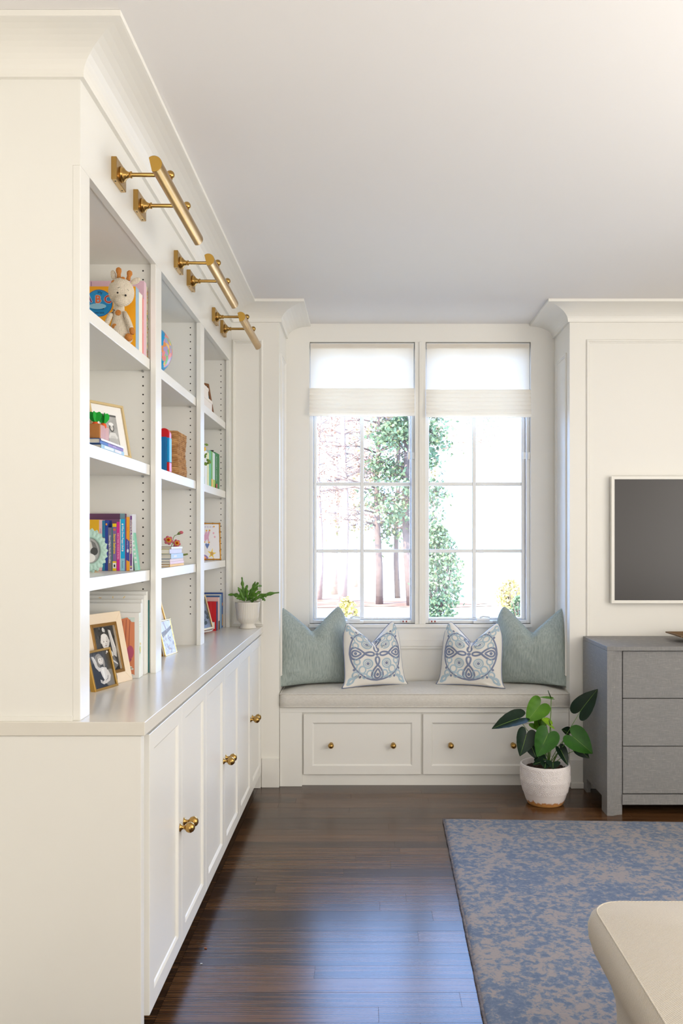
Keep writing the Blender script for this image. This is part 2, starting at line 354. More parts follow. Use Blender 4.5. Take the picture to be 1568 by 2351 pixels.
def shade(x0, x1, z0, label, cx, sgn):
    t = thing('roman_shade', label, 'window shade', ((x0 + x1) / 2, YB, OZ1 - .02), 'roman shades over the two windows')
    zt = OZ1 - .012; zf = z0 + .155
    ys = YB - .006
    mb = MB(); mb.grid(lambda u, v: V((x0 + .006 + (x1 - x0 - .012) * u, ys + .002 * math.sin(u * 9) * v, zt + (zf + .012 - zt) * v)), 24, 6); obj('fabric_panel', mb, LIN, t)
    nf = 7
    def fold(u, v):
        k = v * nf; j = min(int(k), nf - 1); f = k - j
        return V((x0 + (x1 - x0) * u, ys - .010 - .003 * j - .008 * math.sin(math.pi * f), zf + .018 + (z0 - zf - .018) * v - .007 * math.sin(math.pi * f) - .006 * math.sin(math.pi * u) * v))
    mb = MB(); mb.grid(fold, 24, nf * 6 + 1)
    mb.grid(lambda u, v: V((x0 + (x1 - x0) * u, ys - .002, zf + .018 + (z0 - zf - .01) * v)), 8, 3); obj('folds', mb, LIN, t)
    mb = MB(); mb.box((x0 + .004, ys + .004, zt - .03), (x1 - .004, ys + .028, zt + .004)); obj('headrail', mb, SASH, t)
    for q in ((0, .0) if False else (-.014, .014)):
        mb = MB(); zc = kz(1048)
        mb.tube([(cx + q, YB + .024, zt - .03), (cx + q, YB + .024, zc + .02)], .0022, seg=6)
        for i in range(60): mb.ball((cx + q, YB + .024, zc + .02 + i * .0055), .0031, seg=6)
        ch = obj('bead_chain', mb, SASH, t)
        mb = MB(); mb.box((cx + q - .008, YB + .015, zc - .022), (cx + q + .008, YB + .028, zc + .022)); obj('chain_tensioner', mb, SASH, ch, bevel=.003)
ks = (YB) / F
shade((711 - CX) * ks, (951.5 - CX) * ks, HC - (957 - CY) * ks, 'white linen roman shade half lowered over the left window', MX0 - .022, 1)
shade((977.5 - CX) * ks, (1217 - CX) * ks, HC - (960 - CY) * ks, 'white linen roman shade half lowered over the right window', OX1 - .022, 1)

# ------------------------------------------------------------------ bookcase
BAYS = [(2.359, 3.097), (3.180, 3.928), (4.013, 4.749)]
XB = -1.09; ZT = 2.407; ZW = .9145; SZ = [2.06, 1.675, 1.291]; ST = .038
bc = thing('bookcase', 'tall cream built-in bookcase of three bays standing on the long worktop', 'bookcase', (FX, YE, ZW))
m = MB(); m.box((WL, YE, ZW), (FX - .02, YE + .02, ZC - CH)); m.box((WL, YE - .006, ZW), (FX - .02, YE, ZW + .012)); obj('end_panel', m, SHELF, bc)
for y0, y1 in ((YE, 2.359), (3.097, 3.180), (3.928, 4.013), (4.749, D)):
    m = MB(); m.box((FX - .02, y0, ZW), (FX, y1, ZT)); obj('stile', m, SHELF, bc, bevel=.001, seg=1)
m = MB(); m.box((FX - .02, YE, ZT), (FX, D, ZC - CH)); obj('frieze', m, SHELF, bc)
m = MB(); m.box((WL, YE + .02, ZW), (XB, D, ZC - CH)); obj('back_panel', m, SHELF, bc)
m = MB(); m.box((XB, YE + .02, ZT + .004), (FX - .02, D, ZT + .03)); obj('top_panel', m, SHELF, bc)
for i, (y0, y1) in enumerate(BAYS):
    e = .016
    for a, b_ in ((y0 - e - .016, y0 - e), (y1 + e, y1 + e + .016)):
        m = MB(); m.box((XB, a, ZW), (FX - .02, b_, ZT + .004)); sp = obj('side_panel', m, SHELF, bc)
    m = MB()
    for k in range(int((ZT - ZW - .1) / .0324)):
        z = ZT - .02 - k * .0324
        if min(abs(z - (s - ST / 2)) for s in SZ) < .03: continue
        m.lathe([(.003, 0), (.003, .0006)], (-.823, y1 + e, z), (0, -1, 0), 10)
        m.lathe([(.003, 0), (.003, .0006)], (-1.03, y1 + e, z), (0, -1, 0), 10)
    obj('pin_holes', m, DARK, sp, kind='stuff')
    for z in SZ:
        m = MB(); m.box((XB, y0 - e + .002, z - ST), (FX - .0225, y1 + e - .002, z)); sh = obj('shelf', m, SHELF, bc, bevel=.0015)
        m = MB(); m.lathe([(.004, 0), (.004, .012)], (-.823, y1 + e, z - ST - .004), (0, -1, 0), 8); obj('shelf_pin', m, STEEL, sh)

# worktop and base cabinets
CF = -.5935; YN = 2.261; DX = -.598
m = MB(); m.box((WL, YN, .878), (CF, D, ZW)); tag(obj('worktop', m, TOPP, bevel=.0015), 'long painted cream worktop running over the base cabinets', 'worktop')
def knob_mb(o, ax, k=1):
    return MB().lathe([(0, .0), (.0135 * k, .0), (.0135 * k, .002), (.009 * k, .005), (.006 * k, .009), (.0058 * k, .014), (.008 * k, .017), (.0145 * k, .022), (.0172 * k, .030), (.0168 * k, .036), (.012 * k, .0435), (.006 * k, .0468), (0, .0475)], o, ax, 24)
def shaker(o, u, v, w, h, n, th=.019, rail=.05, parent=None, name='door'):
    """framed front: o lower corner on its FRONT plane, u width, v height, n outward"""
    o, u, v, n = V(o), V(u), V(v), V(n); mb = MB(); g = .0015
    def R4(i, d): return [o + u * i + v * i + n * d, o + u * (w - i) + v * i + n * d, o + u * (w - i) + v * (h - i) + n * d, o + u * i + v * (h - i) + n * d]
    vs = R4(g, -th) + R4(g, -.001) + R4(g + .001, 0) + R4(rail, 0) + R4(rail + .006, -.004) + R4(rail + .009, -.0075)
    fs = [(3, 2, 1, 0), (20, 21, 22, 23)]
    for j in range(5):
        for i in range(4): fs.append((j * 4 + i, j * 4 + (i + 1) % 4, (j + 1) * 4 + (i + 1) % 4, (j + 1) * 4 + i))
    if u.cross(v).dot(n) < 0: fs = [f[::-1] for f in fs]
    mb.add(vs, fs); return obj(name, mb, SHELF, parent)
Y0, PT = 2.328, .408
where = ['nearest base cabinet under the worktop with two shaker doors and brass knobs', 'middle base cabinet under the worktop between its two neighbours', 'farthest base cabinet under the worktop beside the window wall']
for i in range(3):
    a, b_ = Y0 + i * 2 * PT, Y0 + (i + 1) * 2 * PT
    t = thing('base_cabinet', where[i], 'cabinet', (DX, a, 0), 'base cabinets under the bookcase')
    m = MB(); ya = YN + .036 if i == 0 else a; yb_ = D - .026 if i == 2 else b_
    m.box((WL + .03, ya, .094), (DX - .021, yb_, .877)); obj('carcass', m, SHELF, t)
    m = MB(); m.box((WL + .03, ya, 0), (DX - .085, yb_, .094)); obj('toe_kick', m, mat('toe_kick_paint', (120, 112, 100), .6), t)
    if i == 0:
        m = MB(); m.box((WL + .03, YN + .004, 0), (-.604, YN + .035, .877)); obj('end_panel', m, SHELF, t, bevel=.001, seg=1)
    for k in range(2):
        y = a + k * PT
        d = shaker((DX, y, .094), (0, 1, 0), (0, 0, 1), PT, .774, (1, 0, 0), parent=t)
        ky = y + PT - .028 if k == 0 else y + .028
        obj('knob', knob_mb((DX, ky, .484), (1, 0, 0)), BRASS, d)

# picture lights
def pic_light(yc, label):
    t = thing('picture_light', label, 'wall lamp', (FX, yc, 2.521), 'brass picture lights on the bookcase frieze')
    for s in (-.12, .12):
        y = yc + s
        m = MB(); m.box((FX - .0008, y - .052, 2.487), (FX + .0165, y + .052, 2.556)); bp = obj('backplate', m, BRASS, t, bevel=.0025)
        for q in (-.035, .035):
            m = MB(); m.lathe([(.0028, 0), (.0028, .0006)], (FX + .008, y + q, 2.4872), (0, 0, -1), 10); obj('screw', m, DARK, bp)
        m = MB(); m.lathe([(.024, .0165), (.0245, .019), (.022, .022), (.0225, .024), (.020, .0265), (.0135, .031), (.0095, .037), (.0085, .043), (.0105, .045), (.0105, .0485), (.0065, .0495), (.0062, .157)], (FX, y, 2.521), (1, 0, 0), 24); obj('arm', m, BRASS, t)
        m = MB(); m.ball((-.606, y, 2.521), .0132, seg=24); m.lathe([(.0075, 0), (.006, .008), (.0085, .015)], (-.606, y, 2.512), (0, 0, -1), 16); obj('ball_joint', m, BRASS, t)
    ox, oz, r = -.610, 2.4745, .0228
    ang = [R(193 + 62) + R(360 - 124) * k / 32 for k in range(33)]
    out = [(ox + r * math.cos(a), oz + r * math.sin(a)) for a in ang]
    inn = [(ox + (r - .0016) * math.cos(a), oz + (r - .0016) * math.sin(a)) for a in ang]
    y0, y1 = yc - .303, yc + .303; m = MB(); vs = []; fs = []; n = len(out)
    for y in (y0, y1): vs += [(p[0], y, p[1]) for p in out] + [(p[0], y, p[1]) for p in inn]
    for i in range(n - 1): fs += [(i, i + 1, 2 * n + i + 1, 2 * n + i), (n + i + 1, n + i, 3 * n + i, 3 * n + i + 1)]
    fs += [(0, 2 * n, 3 * n, n), (n - 1, 2 * n - 1, 4 * n - 1, 3 * n - 1)]
    m.add(vs, fs, None, True); sh = obj('shade', m, BRASS, t)
    for y, d in ((y0, .003), (y1 - .003, .003)):
        m = MB(); m.prism([(p[0], y, p[1]) for p in out], (0, d, 0)); obj('end_cap', m, mat('brushed_brass', (200, 160, 80), .42, 1, bump=(180, .1)), sh, bevel=.0006, seg=1)
    m = MB(); m.tube([(ox - .002, y0 + .06, oz), (ox - .002, y1 - .06, oz)], .011, seg=16); obj('bulb', m, mat('frosted_bulb', (236, 230, 218), .3), t)
    return t
yc = [(a + b_) / 2 for a, b_ in BAYS]
pl = pic_light(yc[0], 'brass tube picture light over the nearest bookcase bay')
dup(pl, (0, yc[1] - yc[0], 0), 'brass tube picture light over the middle bookcase bay')
dup(pl, (0, yc[2] - yc[0], 0), 'brass tube picture light over the farthest bookcase bay by the window wall')

# ------------------------------------------------------------------ window bench
t = thing('window_bench', 'cream built-in bench with two drawers under the window', 'bench', ((XL + XR) / 2, D + .01, 0))
BF = D + .012
m = MB(); m.box((XL + .001, BF + .03, .06), (XR - .001, YB - .001, .42)); obj('carcass', m, SHELF, t)
m = MB(); m.box((XL + .001, BF - .002, .421), (XR - .001, YB - .001, .4533)); obj('seat_board', m, SHELF, t, bevel=.002)
for a, b_ in ((XL + .002, -.374), (.998, XR - .002)):
    m = MB(); m.box((a, BF, 0), (b_, BF + .03, .421)); obj('stile', m, SHELF, t, bevel=.0015)
m = MB(); m.box((-.374, BF + .028, 0), (.998, BF + .045, .064)); obj('plinth', m, SHELF, t)
m = MB(); m.box((-.374, BF + .018, .405), (.998, BF + .03, .421)); obj('top_rail', m, SHELF, t)
for a, b_ in ((-.3666, .3047), (.3146, .988)):
    d = shaker((a, BF + .012, .064), (1, 0, 0), (0, 0, 1), b_ - a, .347, (0, -1, 0), rail=.05, parent=t, name='drawer')
    for k in (.236, .764): obj('knob', knob_mb((a + (b_ - a) * k, BF + .0195, .234), (0, -1, 0), .95), BRASS, d)
LG = mat('grey_linen', (224, 220, 212), .9, spec=.15, bump=(420, .25), var=(260, .28, (206, 201, 192), (.25, 1, 1)))
def cush(u, v):                                      # closed section around the cushion
    a = u; x0, x1 = XL + .006, XR - .004; y0, y1 = BF - .022, YB - .016; z0, z1 = .455, .531
    return None
t = thing('seat_cushion', 'long pale grey linen box cushion with piping on the window bench', 'cushion', ((XL + XR) / 2, D + .2, .4535))
m = MB(); x0, x1, y0, y1, z0, z1 = XL + .006, XR - .004, BF - .02, YB - .02, .454, .53
NX, NY = 60, 20
def sq(a, r=.045): return a
def ctop(u, v):
    x = x0 + (x1 - x0) * u; y = y0 + (y1 - y0) * v
    e = min(1, min(u, 1 - u) * (x1 - x0) / .16, min(v, 1 - v) * (y1 - y0) / .10); e = max(0, e)
    return V((x, y, z1 + .024 * math.sin(e * math.pi / 2) + .0022 * math.sin(x * 17 + 1) * math.sin(y * 15) * e))
m.grid(ctop, NX, NY)
per = [(u / 40, 0) for u in range(41)] + [(1, v / 12) for v in range(1, 13)] + [(1 - u / 40, 1) for u in range(1, 41)] + [(0, 1 - v / 12) for v in range(1, 12)]
def side(i, h):
    u, v = per[i]; x = x0 + (x1 - x0) * u; y = y0 + (y1 - y0) * v; bl = .007 * math.sin(math.pi * h)
    nx = (1 if u == 1 else -1 if u == 0 else 0); ny = (1 if v == 1 else -1 if v == 0 else 0)
    return V((x + nx * min(bl, .002), y + ny * bl, z0 + (z1 - z0) * h))
n = len(per); vs = [side(i, h / 6) for h in range(7) for i in range(n)]
m.add(vs, [(h * n + i, h * n + (i + 1) % n, (h + 1) * n + (i + 1) % n, (h + 1) * n + i) for h in range(6) for i in range(n)], None, True)
m.add([vs[i] for i in range(n)], [tuple(range(n))[::-1]])
cu = obj('cover', m, LG, t)
for z in (z1 - .001, z0 + .004):
    m = MB(); lp = [V((x0 + (x1 - x0) * u, y0 + (y1 - y0) * v, z)) for u, v in per]; m.tube(lp + [lp[0]], .0042, seg=8); obj('piping', m, LG, cu)

# throw pillows
class Pil:
    def __init__(s, cx, cy, zb, W_, H_, T_, rz, lean, chop, seed):
        s.W, s.H, s.T, s.chop = W_, H_, T_, chop; s.hand = 1 if rz > 0 else -1; r = random.Random(seed)
        s.ph = [(r.uniform(3, 9), r.uniform(3, 9), r.uniform(0, 6)) for _ in range(5)]
        s.M = Matrix.Translation((cx, cy, zb)) @ Matrix.Rotation(rz, 4, 'Z') @ Matrix.Rotation(-lean, 4, 'X')
    def P(s, u, v, side, off=0):
        au, av = abs(u), abs(v)
        x = u * s.W / 2 * (1 - .045 * (1 - v * v) * au); z = v * s.H / 2 * (1 - .05 * (1 - u * u) * av)
        top = max(0, (v + 1) / 2)
        q_ = min(1, au / .86); k = (1 - q_) ** 1.4
        dip = s.chop * k * top ** 3.2 + .06 * max(0, (au - .76) / .24) ** 2 * top ** 6
        z -= dip
        x += math.copysign(1, u) * .02 * max(0, (au - .72) / .28) ** 2 * max(0, -v) ** 8
        x += u * .02 * top ** 2 * (1 - au) + .06 * s.W * (-u) * max(0, v) ** 2 * au * .9
        th = s.T / 2 * (max(0, 1 - u ** 4) * max(0, 1 - v ** 4)) ** .55 * (.62 + .38 * (1 - u * u) * (1 - v * v))
        cr = math.exp(-(u / .13) ** 2) * max(0, min(1, (v - .1) / .6))
        th *= 1 - .74 * cr * (1 if side < 0 else .3)
        w = sum(math.sin(a * u * 1.3 + b * v + c) for a, b, c in s.ph) / 5
        th *= 1 + .09 * w
        rd = math.exp(-((v - .42 + au * .5) / .05) ** 2) * math.exp(-((au - .2) / .15) ** 2) + .9 * math.exp(-((v + .68 + .25 * (u + .6)) / .045) ** 2) * math.exp(-((u + .62 * s.hand) / .2) ** 2)
        y = side * (th + off) - .012 * rd * (1 if side < 0 else 0)
        return s.M @ V((x, y, z + s.H / 2))
    def mesh(s, N=44):
        m = MB()
        def c(t): return math.sin((t * 2 - 1) * math.pi / 2)
        m.grid(lambda a, b: s.P(c(a), c(b), -1), N, N); m.grid(lambda a, b: s.P(c(1 - a), c(b), 1), N, N); return m
    def ribbon(s, m, pts, w, mt, off=.0012):
        n = len(pts); vs = []
        for i, p in enumerate(pts):
            q = V(pts[min(i + 1, n - 1)]) - V(pts[max(i - 1, 0)]) if pts[0] != pts[-1] or 0 < i < n - 1 else V(pts[1]) - V(pts[-2])
            q = V((q[0], q[1])); q.normalize(); nn = V((-q[1], q[0]))
            for sg in (-1, 0, 1): vs.append(s.P(max(-.97, min(.97, p[0] + nn[0] * w * sg)), max(-.97, min(.97, p[1] + nn[1] * w * sg)), -1, off * (1.6 if sg == 0 else .7)))
        fs = []
        for i in range(n - 1): fs += [(3 * i, 3 * i + 3, 3 * i + 4, 3 * i + 1), (3 * i + 1, 3 * i + 4, 3 * i + 5, 3 * i + 2)]
        m.add(vs, fs, mt, True)
    def disc(s, m, c, r, mt, off=.0018):
        vs = [s.P(*c, -1, off)] + [s.P(c[0] + r * math.cos(k * .5236), c[1] + r * math.sin(k * .5236), -1, off) for k in range(12)]
        m.add(vs, [(0, k + 1, (k + 1) % 12 + 1) for k in range(12)], mt)
CHAM = mat('blue_grey_chambray', (146, 158, 153), .92, spec=.12, bump=(500, .3), var=(150, .22, (178, 188, 182), (1, 1, .12)))
IV = mat('ivory_cotton', (238, 234, 226), .85, spec=.15, bump=(500, .2))
SL = mat('slate_blue_cord', (132, 142, 168), .8, spec=.15, bump=(900, .4)); PB = mat('pale_blue_cord', (178, 198, 210), .8, spec=.15, bump=(900, .4))
big = Pil(-.305, 4.985, .551, .46, .47, .17, R(20), R(13), .15, 1)
t = thing('throw_pillow', 'large blue-grey pillow at the left end of the window bench', 'pillow', (-.305, 5.045, .535), 'plain blue-grey pillows'); obj('cover', big.mesh(), CHAM, t)
big2 = Pil(.955, 4.985, .551, .46, .47, .17, R(-20), R(13), .16, 5)
t = thing('throw_pillow', 'large blue-grey pillow at the right end of the window bench', 'pillow', (.955, 5.045, .535), 'plain blue-grey pillows'); obj('cover', big2.mesh(), CHAM, t)
def circ(c, r, a0=0, a1=360, n=28, ry=None): return [(c[0] + r * math.cos(R(a0 + (a1 - a0) * k / n)), c[1] + (ry or r) * math.sin(R(a0 + (a1 - a0) * k / n))) for k in range(n + 1)]
def drop(r0, r1, w, n=30):                           # tear-shaped loop along +x: point at r0, round at r1
    return [(r0 + (r1 - r0) * (1 - math.cos(t)) / 2, w * math.sin(t) * math.sin(t / 2)) for t in [2 * math.pi * k / n for k in range(n + 1)]]
def rot(pts, a): c, s_ = math.cos(R(a)), math.sin(R(a)); return [(p[0] * c - p[1] * s_, p[0] * s_ + p[1] * c) for p in pts]
def patterned(p, label, loc):
    t = thing('embroidered_pillow', label, 'pillow', loc, 'embroidered pillows')
    c = obj('cover', p.mesh(), IV, t)
    m = MB(); edge = [(u / 10 - 1, -1) for u in range(0, 20)] + [(1, v / 10 - 1) for v in range(0, 20)] + [(1 - u / 10, 1) for u in range(0, 20)] + [(-1, 1 - v / 10) for v in range(0, 21)]
    m.tube([p.P(u, v, -1) for u, v in edge], .0032, seg=6); obj('piping', m, SL, c)
    m = MB(); w = .03
    p.ribbon(m, circ((0, 0), .86, n=72), w * .8, SL)
    p.disc(m, (0, 0), .06, SL)
    for a in (0, 90, 180, 270):
        p.ribbon(m, rot(drop(.40, .10, .085), a), w, SL); p.ribbon(m, rot(drop(.38, .86, .24), a), w, SL); p.ribbon(m, rot(drop(.50, .80, .12), a), w * .9, SL)
        p.disc(m, rot([(.69, 0)], a)[0], .05, SL)
    m2 = MB()
    for sx in (-1, 1):
        for sy in (-1, 1):
            f = lambda q: [(sx * a, sy * b) for a, b in q]
            p.ribbon(m2, f(circ((.31, .33), .145)), w * .8, PB); p.ribbon(m2, f(circ((.31, .33), .085)), w * .5, PB); p.disc(m, (sx * .31, sy * .33), .05, SL)
            p.ribbon(m2, f(circ((.50, .52), .11)), w * .8, PB); p.ribbon(m2, f(circ((.24, .66), .11)), w * .8, PB); p.ribbon(m2, f(circ((.66, .26), .09)), w * .8, PB)
            p.ribbon(m2, f(circ((.42, .72), .07)), w * .7, PB); p.ribbon(m2, f(circ((.72, .66), .09)), w * .8, PB); p.ribbon(m2, f(circ((.84, .82), .075)), w * .8, PB)
            p.ribbon(m2, f(rot(drop(.98, 1.3, .06), 45)), w * .8, PB); p.disc(m, (sx * .58, sy * .74), .04, SL); p.disc(m, (sx * .76, sy * .5), .04, SL)
            p.ribbon(m2, f([(.66, .36), (.70, .5), (.68, .58)]), w * .7, PB); p.ribbon(m2, f([(.34, .70), (.2, .78), (.1, .8)]), w * .7, PB)
    obj('dark_embroidery', m, SL, c, kind='stuff'); obj('pale_embroidery', m2, PB, c, kind='stuff')
patterned(Pil(.045, 4.935, .553, .37, .38, .145, R(20), R(14), .125, 9), 'white pillow with blue embroidered medallion beside the left blue-grey pillow', (.045, 4.95, .545))
patterned(Pil(.595, 4.935, .553, .37, .38, .145, R(-20), R(14), .125, 12), 'white pillow with blue embroidered medallion beside the right blue-grey pillow', (.595, 4.95, .545))

# ------------------------------------------------------------------ television, dresser, tray
t = thing('television', 'wall-mounted flat television with a thin white frame above the grey dresser', 'television', (2.0, D, 1.39))
tx0, tz0, tz1, tx1, tf = 1.372, 1.046, 1.761, 2.61, D - .035
m = MB(); m.box((tx0 + .012, tf + .004, tz0 + .012), (tx1 - .012, D - .001, tz1 - .012)); obj('body', m, DARK, t)
for p in ([(tx0, tz0), (tx0, tz1), (tx0 + .017, tz1 - .017), (tx0 + .017, tz0 + .017)], [(tx0, tz1), (tx1, tz1), (tx1 - .017, tz1 - .017), (tx0 + .017, tz1 - .017)], [(tx1, tz1), (tx1, tz0), (tx1 - .017, tz0 + .017), (tx1 - .017, tz1 - .017)], [(tx1, tz0), (tx0, tz0), (tx0 + .017, tz0 + .017), (tx1 - .017, tz0 + .017)]):
    m = MB(); m.prism([(a, tf - .008, z) for a, z in p], (0, .028, 0)); obj('bezel', m, mat('white_bezel', (240, 237, 228), .35), t, bevel=.0006, seg=1)
m = MB(); m.box((tx0 + .016, tf, tz0 + .016), (tx1 - .016, tf + .006, tz1 - .016)); obj('screen', m, mat('matte_screen', (40, 34, 31), .3, spec=.5), t)

def linen_mat():
    m = bpy.data.materials.new('grey_linen_wrap'); m.use_nodes = True; nt = m.node_tree; b = nt.nodes['Principled BSDF']; L = nt.links.new; tc = nt.nodes.new('ShaderNodeTexCoord'); outs = []
    for st in ((30, 30, 700), (700, 700, 30)):
        mp = nt.nodes.new('ShaderNodeMapping'); mp.inputs['Scale'].default_value = st; L(tc.outputs['Object'], mp.inputs[0]); n = nt.nodes.new('ShaderNodeTexNoise'); n.inputs['Scale'].default_value = 1; n.inputs['Detail'].default_value = 3; L(mp.outputs[0], n.inputs[0]); outs.append(n)
    mxm = nt.nodes.new('ShaderNodeMath'); mxm.operation = 'MAXIMUM'; L(outs[0].outputs[0], mxm.inputs[0]); L(outs[1].outputs[0], mxm.inputs[1])
    rp = nt.nodes.new('ShaderNodeValToRGB'); e = rp.color_ramp.elements; e[0].position = .45; e[0].color = lin((126, 125, 124)) + (1,); e[1].position = .8; e[1].color = lin((178, 173, 162)) + (1,); k = e.new(.62); k.color = lin((138, 136, 134)) + (1,)
    L(mxm.outputs[0], rp.inputs[0]); L(rp.outputs[0], b.inputs['Base Color']); b.inputs['Roughness'].default_value = .5; b.inputs['Specular IOR Level'].default_value = .35
    bp = nt.nodes.new('ShaderNodeBump'); bp.inputs['Strength'].default_value = .2; bp.inputs['Distance'].default_value = .001; L(mxm.outputs[0], bp.inputs['Height']); L(bp.outputs[0], b.inputs['Normal']); return m
LW = linen_mat()
dx0, dx1, dy0, dy1, dz = 1.217, 2.80, 4.316, 4.80, .860
t = thing('dresser', 'grey linen-wrapped dresser with three rows of drawers below the television', 'dresser', (2.0, 4.55, 0))
def post(xa, s):                                     # corner post with a coved inner face, runs down to be the foot
    pr = [(0, 0), (.030, 0)] + [(.030 + .052 * k / 8 + 0, .020 * math.sin(R(90) * k / 8)) for k in range(1, 9)] + [(.082, .06), (0, .06)]
    return MB().prism([(xa + s * a, dy0 + b_, 0) for a, b_ in pr], (0, 0, dz - .022))
obj('corner_post', post(dx0, 1), LW, t); obj('corner_post', post(dx1, -1), LW, t)
for xa, s in ((dx0, 1), (dx1, -1)):
    m = MB(); m.prism([(xa, dy0 + .06, 0), (xa, dy0 + .1, 0), (xa, dy0 + .1, .075), (xa, dy1 - .08, .075), (xa, dy1 - .08, 0), (xa, dy1, 0), (xa, dy1, dz - .022), (xa, dy0 + .06, dz - .022)], (s * .022, 0, 0)); obj('side_panel', m, LW, t)
m = MB(); m.box((dx0, dy0, dz - .022), (dx1, dy1, dz)); obj('top', m, LW, t, bevel=.002)
m = MB(); m.box((dx0 + .022, dy0 + .06, .1), (dx1 - .022, dy1, dz - .022)); obj('carcass', m, DARK, t)
m = MB(); m.box((dx0 + .082, dy0 + .012, .053), (dx1 - .082, dy0 + .06, .1045)); obj('bottom_rail', m, LW, t)
xm = (dx0 + dx1) / 2
m = MB(); m.box((xm - .02, dy0 + .022, .1045), (xm + .02, dy0 + .06, dz - .022)); obj('centre_stile', m, LW, t)
zs = [.1075, .350, .594, .8365]
for j in range(3):
    for a, b_ in ((dx0 + .0845, xm - .022), (xm + .022, dx1 - .0845)):
        m = MB(); m.box((a, dy0 + .014, zs[j] + .0018), (b_, dy0 + .058, zs[j + 1] - .0018)); obj('drawer', m, LW, t, bevel=.0015, seg=1)
WD = mat('weathered_wood', (138, 110, 76), .6, bump=(60, .5, (1, 6, 6)), var=(30, .3, (92, 68, 42), (.3, 4, 4)))
t = thing('tray', 'shallow carved brown wooden tray resting on the grey dresser', 'tray', (1.86, 4.56, dz))
m = MB(); x0, x1, y0, y1 = 1.64, 2.09, 4.45, 4.68
def rr(i, z): return [V((x0 + i, y0 + i * .7, z)), V((x1 - i, y0 + i * .7, z)), V((x1 - i, y1 - i * .7, z)), V((x0 + i, y1 - i * .7, z))]
rg = [rr(.06, dz + .013), rr(.0, dz + .032), rr(.0, dz + .039), rr(.012, dz + .039), rr(.065, dz + .02)]
vs = [p for r_ in rg for p in r_]; fs = [(0, 3, 2, 1), (16, 17, 18, 19)] + [(j * 4 + i, j * 4 + (i + 1) % 4, j * 4 + 4 + (i + 1) % 4, j * 4 + 4 + i) for j in range(4) for i in range(4)]
m.add(vs, fs); obj('bowl', m, WD, t, bevel=.002)
for px in (x0 + .11, x1 - .11):
    m = MB(); m.box((px - .04, 4.53, dz), (px + .04, 4.60, dz + .0135)); obj('foot', m, mat('dark_wood', (44, 30, 22), .6), t, bevel=.002)

# ------------------------------------------------------------------ rug
def rug_mat():
    m = bpy.data.materials.new('blue_distressed_wool'); m.use_nodes = True; nt = m.node_tree; b = nt.nodes['Principled BSDF']; L = nt.links.new; tc = nt.nodes.new('ShaderNodeTexCoord')
    def nz(sc, st, det, ds=0):
        mp = nt.nodes.new('ShaderNodeMapping'); mp.inputs['Scale'].default_value = st; L(tc.outputs['Object'], mp.inputs[0]); n = nt.nodes.new('ShaderNodeTexNoise'); n.inputs['Scale'].default_value = sc; n.inputs['Detail'].default_value = det; n.inputs['Distortion'].default_value = ds; n.inputs['Roughness'].default_value = .65; L(mp.outputs[0], n.inputs[0]); return n
    n1 = nz(40, (1, 1, 1), 8, .3); n2 = nz(4, (1, 1, 1), 2); n3 = nz(300, (1, 1, 1), 2)
    a = nt.nodes.new('ShaderNodeMath'); a.operation = 'MULTIPLY_ADD'; a.inputs[1].default_value = .45; L(n2.outputs[0], a.inputs[0]); L(n1.outputs[0], a.inputs[2])
    a2 = nt.nodes.new('ShaderNodeMath'); a2.operation = 'MULTIPLY_ADD'; a2.inputs[1].default_value = .12; L(n3.outputs[0], a2.inputs[0]); L(a.outputs[0], a2.inputs[2])
    rp = nt.nodes.new('ShaderNodeValToRGB'); L(a2.outputs[0], rp.inputs[0]); e = rp.color_ramp.elements; e[0].position = .66; e[0].color = lin((92, 106, 130)) + (1,); e[1].position = .90; e[1].color = lin((150, 141, 139)) + (1,)
    for pos, c in ((.76, (106, 118, 138)), (.80, (122, 128, 140)), (.84, (145, 137, 136))): k = e.new(pos); k.color = lin(c) + (1,)
    L(rp.outputs[0], b.inputs['Base Color']); b.inputs['Roughness'].default_value = .97; b.inputs['Specular IOR Level'].default_value = .1
    b.inputs['Sheen Weight'].default_value = .15
    bp = nt.nodes.new('ShaderNodeBump'); bp.inputs['Strength'].default_value = .6; bp.inputs['Distance'].default_value = .004; L(a2.outputs[0], bp.inputs['Height']); L(bp.outputs[0], b.inputs['Normal']); return m
RUG = rug_mat()
c00, c10, c01, c11 = V((.330, 2.0, 0)), V((2.9, 1.92, 0)), V((.3786, 4.24, 0)), V((2.95, 4.13, 0))
t = thing('area_rug', 'large blue and taupe distressed rug on the dark wood floor', 'rug', (1.6, 3.1, 0))
m = MB(); NU, NV = 120, 110; rn = random.Random(2)
def rugp(u, v):
    p = (c00 * (1 - u) + c10 * u) * (1 - v) + (c01 * (1 - u) + c11 * u) * v
    e = min(u * 2.5, (1 - u) * 2.5, v * 2.2, (1 - v) * 2.2); h = .013 * min(1, max(0, e / .02)) ** .5
    return V((p.x + rn.uniform(-.0012, .0012), p.y + rn.uniform(-.0012, .0012), .002 + h + rn.uniform(0, .0012)))
def ease(a): return a if .02 < a < .98 else a
us = [0, .0015, .004, .008, .012] + [.02 + .96 * k / 100 for k in range(101)] + [.988, .992, .996, 1]
m.grid(lambda a, b_: rugp(us[round(a * (len(us) - 1))], us[round(b_ * (len(us) - 1))]), len(us), len(us))
obj('pile', m, RUG, t)
m = MB(); lp = []
for a, b_ in ((c00, c10), (c10, c11), (c11, c01), (c01, c00)): lp += [a + (b_ - a) * k / 60 + V((rn.uniform(-.001, .001), rn.uniform(-.001, .001), .006)) for k in range(60)]
m.tube(lp + [lp[0]], .0055, seg=6); obj('binding', m, mat('rug_binding', (128, 120, 120), .95, var=(60, .2, (84, 84, 92))), t)

